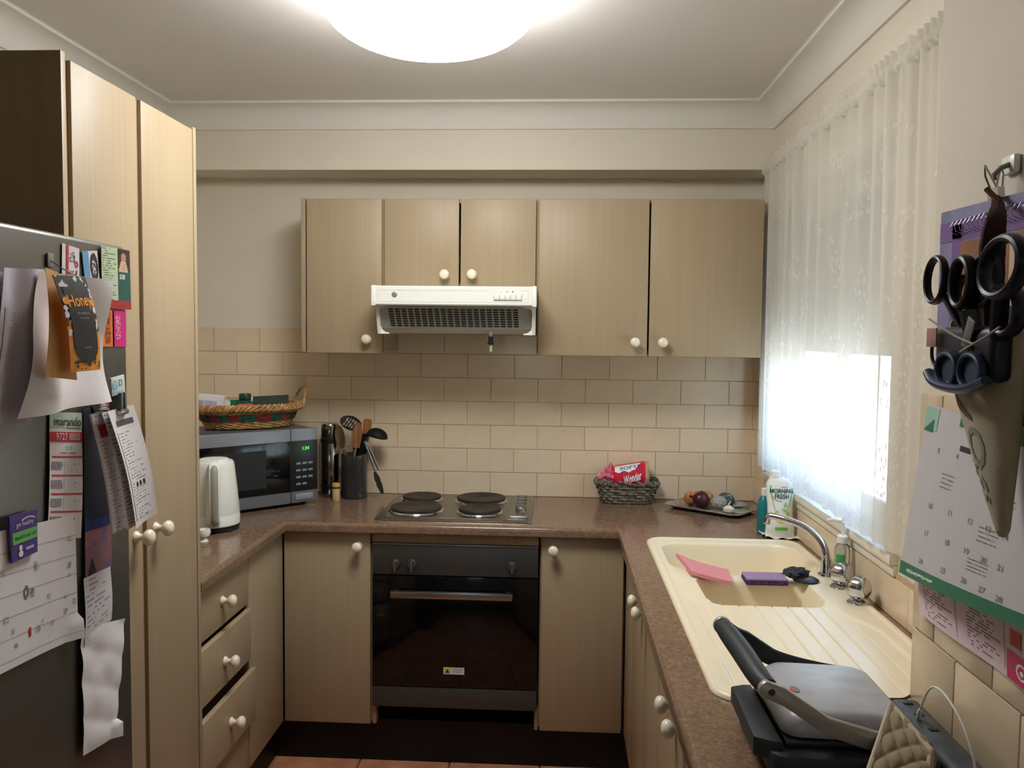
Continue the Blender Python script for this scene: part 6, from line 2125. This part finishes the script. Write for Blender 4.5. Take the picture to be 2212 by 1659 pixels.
BRP = mat('pouch_brown_print', (92, 76, 72), 0.85, var=0.1, vscale=(60, 60, 60))
GRPR = mat('pouch_grey_print', (134, 130, 116), 0.85, var=0.1, vscale=(60, 60, 60))


def cone_patch(a0, a1, z0_, z1_, keep, m, nm='printed_leaf'):
    bm = gridm(nb(), 22, 22, lambda u, v: cone_pt(a0 + (a1 - a0) * u, z0_ + (z1_ - z0_) * v))
    uvl = bm.loops.layers.uv.verify()
    bmesh.ops.delete(bm, geom=[f for f in bm.faces if not keep(sum(l[uvl].uv.x for l in f.loops) / 4, sum(l[uvl].uv.y for l in f.loops) / 4)], context='FACES')
    return obj(nm, bm, m, cone)


cone_patch(-.1, .75, 1.494, 1.530, lambda u, v: abs(v - (.15 + .8 * u)) < .1 + .28 * u, BRP)
cone_patch(-.45, .35, 1.43, 1.49, lambda u, v: .30 < math.hypot(u - .5, v - .5) < .46, GRPR)
cone_patch(-.2, .6, 1.385, 1.44, lambda u, v: noise.noise(Vector((u * 5, v * 5, 3))) > .12, GRPR)
obj('strap', tube(nb(), spline([(.606, 1.200, 1.60), (.604, 1.199, 1.68), (.602, 1.200, 1.735), (.606, 1.202, 1.772), (.630, 1.245, 1.798), (.655, 1.300, 1.822)], 6), [.011, .012, .012, .013, .014, .015, .016, .016, .017, .017, .017, .018, .018, .018, .017, .017, .016, .015, .015, .014, .014, .013, .012, .012, .010, .010, .010, .009, .008, .008, .008], 9, False, .6),
    mat('dark_strap', (26, 20, 22), 0.95, rgb2=(48, 24, 28), vscale=(50, 50, 50)), sp2)
obj('strap_end', tube(nb(), [(.607, 1.196, 1.800), (.600, 1.206, 1.812), (.596, 1.212, 1.820)], .004, 7), mat('strap_tip', (96, 66, 46), 0.8, var=0.1, vscale=(40, 40, 40)), sp2)
STR = mat('pale_string', (150, 140, 130), 0.8, var=0.05, vscale=(60, 60, 60))
obj('drawstring', tube(nb(), spline([(.560, 1.292, 1.640), (.556, 1.24, 1.626), (.556, 1.19, 1.612), (.558, 1.145, 1.602)], 6), .0017, 6), STR, sp2)
obj('drawstring', tube(nb(), spline([(.560, 1.192, 1.592), (.556, 1.16, 1.600), (.556, 1.12, 1.612), (.560, 1.09, 1.626)], 6), .0017, 6), STR, sp2)
nl = obj('name_tab', rbox(nb(), .560, .5625, 1.268, 1.300, 1.598, 1.626, .001), mat('pinkish_tab', (150, 112, 104), 0.8, var=0.08, vscale=(40, 40, 40)), sp2)


def ring_pts(c_, hy, hz, tilt=0.0, n=28):
    out = []
    for i in range(n):
        a = 2 * pi * i / n
        y, z = hy * cos(a), hz * sin(a)
        out.append((c_[0], c_[1] + y * cos(tilt) - z * sin(tilt), c_[2] + y * sin(tilt) + z * cos(tilt)))
    return out


SBLK = mat('scissor_black', (15, 17, 19), 0.4, var=0.1, vscale=(40, 40, 40), spec=0.4)
SNAVY = mat('scissor_navy', (16, 22, 42), 0.4, var=0.1, vscale=(40, 40, 40), spec=0.4)


def scissors(label, m, l1, l2, pivot, tip, r=.0085, blade_m=STEEL):
    t = thing('scissors', label, 'scissors', tip, group='scissors in the pouch')
    for (c_, hy, hz, tl) in (l1, l2):
        o_ = obj('handle', tube(nb(), ring_pts(c_, hy, hz, tl), r, 10, True, .62, up=(1, 0, 0)), m, t)
        d_ = (Vector(pivot) - Vector(c_)).normalized()
        e_ = Vector(c_) + d_ * (hz * .95)
        obj('shank', tube(nb(), [e_, e_.lerp(Vector(pivot), .5), pivot], [r * 1.1, r * 1.15, r * .8], 10, False, .7, up=(1, 0, 0)), m, o_)
    obj('pivot_screw', lathe(nb(), [(0, 0), (.005, 0), (.004, .002), (0, .002)], 14, frame((pivot[0] - .004, pivot[1], pivot[2]), (0, -1, 0), (0, 0, 1))), STEEL, t)
    P_, T_ = Vector(pivot), Vector(tip)
    for s_ in (-1, 1):
        obj('blade', tube(nb(), [P_, P_.lerp(T_, .5) + Vector((0, .004 * s_, 0)), T_ + Vector((0, .002 * s_, 0))], [.008, .006, .002], 8, False, .25, up=(0, 1, 0)), blade_m, t)
    return t


scissors('black-handled scissors with a round loop at the far side of the pouch', SBLK, ((.575, 1.3091, 1.6996), .030, .034, .2), ((.597, 1.262, 1.672), .026, .030, .1), (.600, 1.225, 1.590), (.605, 1.185, 1.44), .0066)
scissors('black scissors with twin upright loops in the middle of the pouch', SBLK, ((.582, 1.2396, 1.692), .027, .034, .05), ((.598, 1.2050, 1.692), .027, .034, -.05), (.606, 1.208, 1.585), (.612, 1.178, 1.44), .0095)
scissors('large navy scissors with a big open loop nearest the camera', SNAVY, ((.545, 1.060, 1.6985), .046, .034, -.25), ((.575, 1.10, 1.645), .026, .028, .5), (.588, 1.150, 1.590), (.604, 1.178, 1.45), .0100)
bs = thing('folding_scissors', 'blue-handled scissors with paired finger rings across the pouch front', 'scissors', (.56, 1.20, 1.545), group='scissors in the pouch')
BLU = mat('handle_blue', (20, 44, 74), 0.4, var=0.1, vscale=(40, 40, 40), spec=0.4)
for cy_ in (1.232, 1.164):
    o_ = obj('finger_ring', tube(nb(), ring_pts((.562, cy_, 1.566), .030, .023), .0060, 10, True, .8, up=(1, 0, 0)), BLU, bs)
    obj('ring_pad', lathe(nb(), [(0, 0), (.022, 0), (.022, .002), (0, .002)], 24, Matrix.Translation((.566, cy_, 1.566)) @ Matrix.Rotation(-pi / 2, 4, 'Y') @ Matrix.Diagonal((.8, 1.25, 1, 1))), mat('ring_fill_blue', (24, 44, 66), 0.6, var=0.1, vscale=(40, 40, 40)), o_)  # dark blue disc filling each finger ring
obj('bridge', tube(nb(), spline([(.560, 1.288, 1.560), (.557, 1.262, 1.547), (.556, 1.215, 1.541), (.556, 1.160, 1.543), (.560, 1.118, 1.556)], 6), .0068, 10, False, 1.2), BLU, bs)
obj('body', rbox(nb(), .568, .600, 1.125, 1.292, 1.552, 1.628, .012, 3), SNAVY, bs)
ck = thing('black_key_ring', 'thin black loop sticking out of the far side of the pouch', 'ring', (.575, 1.300, 1.57))
obj('loop', tube(nb(), ring_pts((.575, 1.296, 1.592), .018, .022, .1), .0028, 8, True), SBLK, ck)
t = thing('utility_knife', 'dark grey knife handle standing between the scissors in the pouch', 'knife', (.60, 1.17, 1.53), group='tools in the pouch')
obj('handle', tube(nb(), [(.590, 1.175, 1.55), (.578, 1.188, 1.605), (.570, 1.196, 1.650)], [.009, .014, .013], 10, False, .5), DKGREY, t)
obj('grip_plate', rbox(nb(), -.011, .011, -.022, .022, -.001, .002, .002, 2, frame((.564, 1.178, 1.618), (0, -.9, -.42), (0, -.42, .9))), mat('worn_grey', (88, 90, 84), 0.5, var=0.1, vscale=(40, 40, 40)), t)
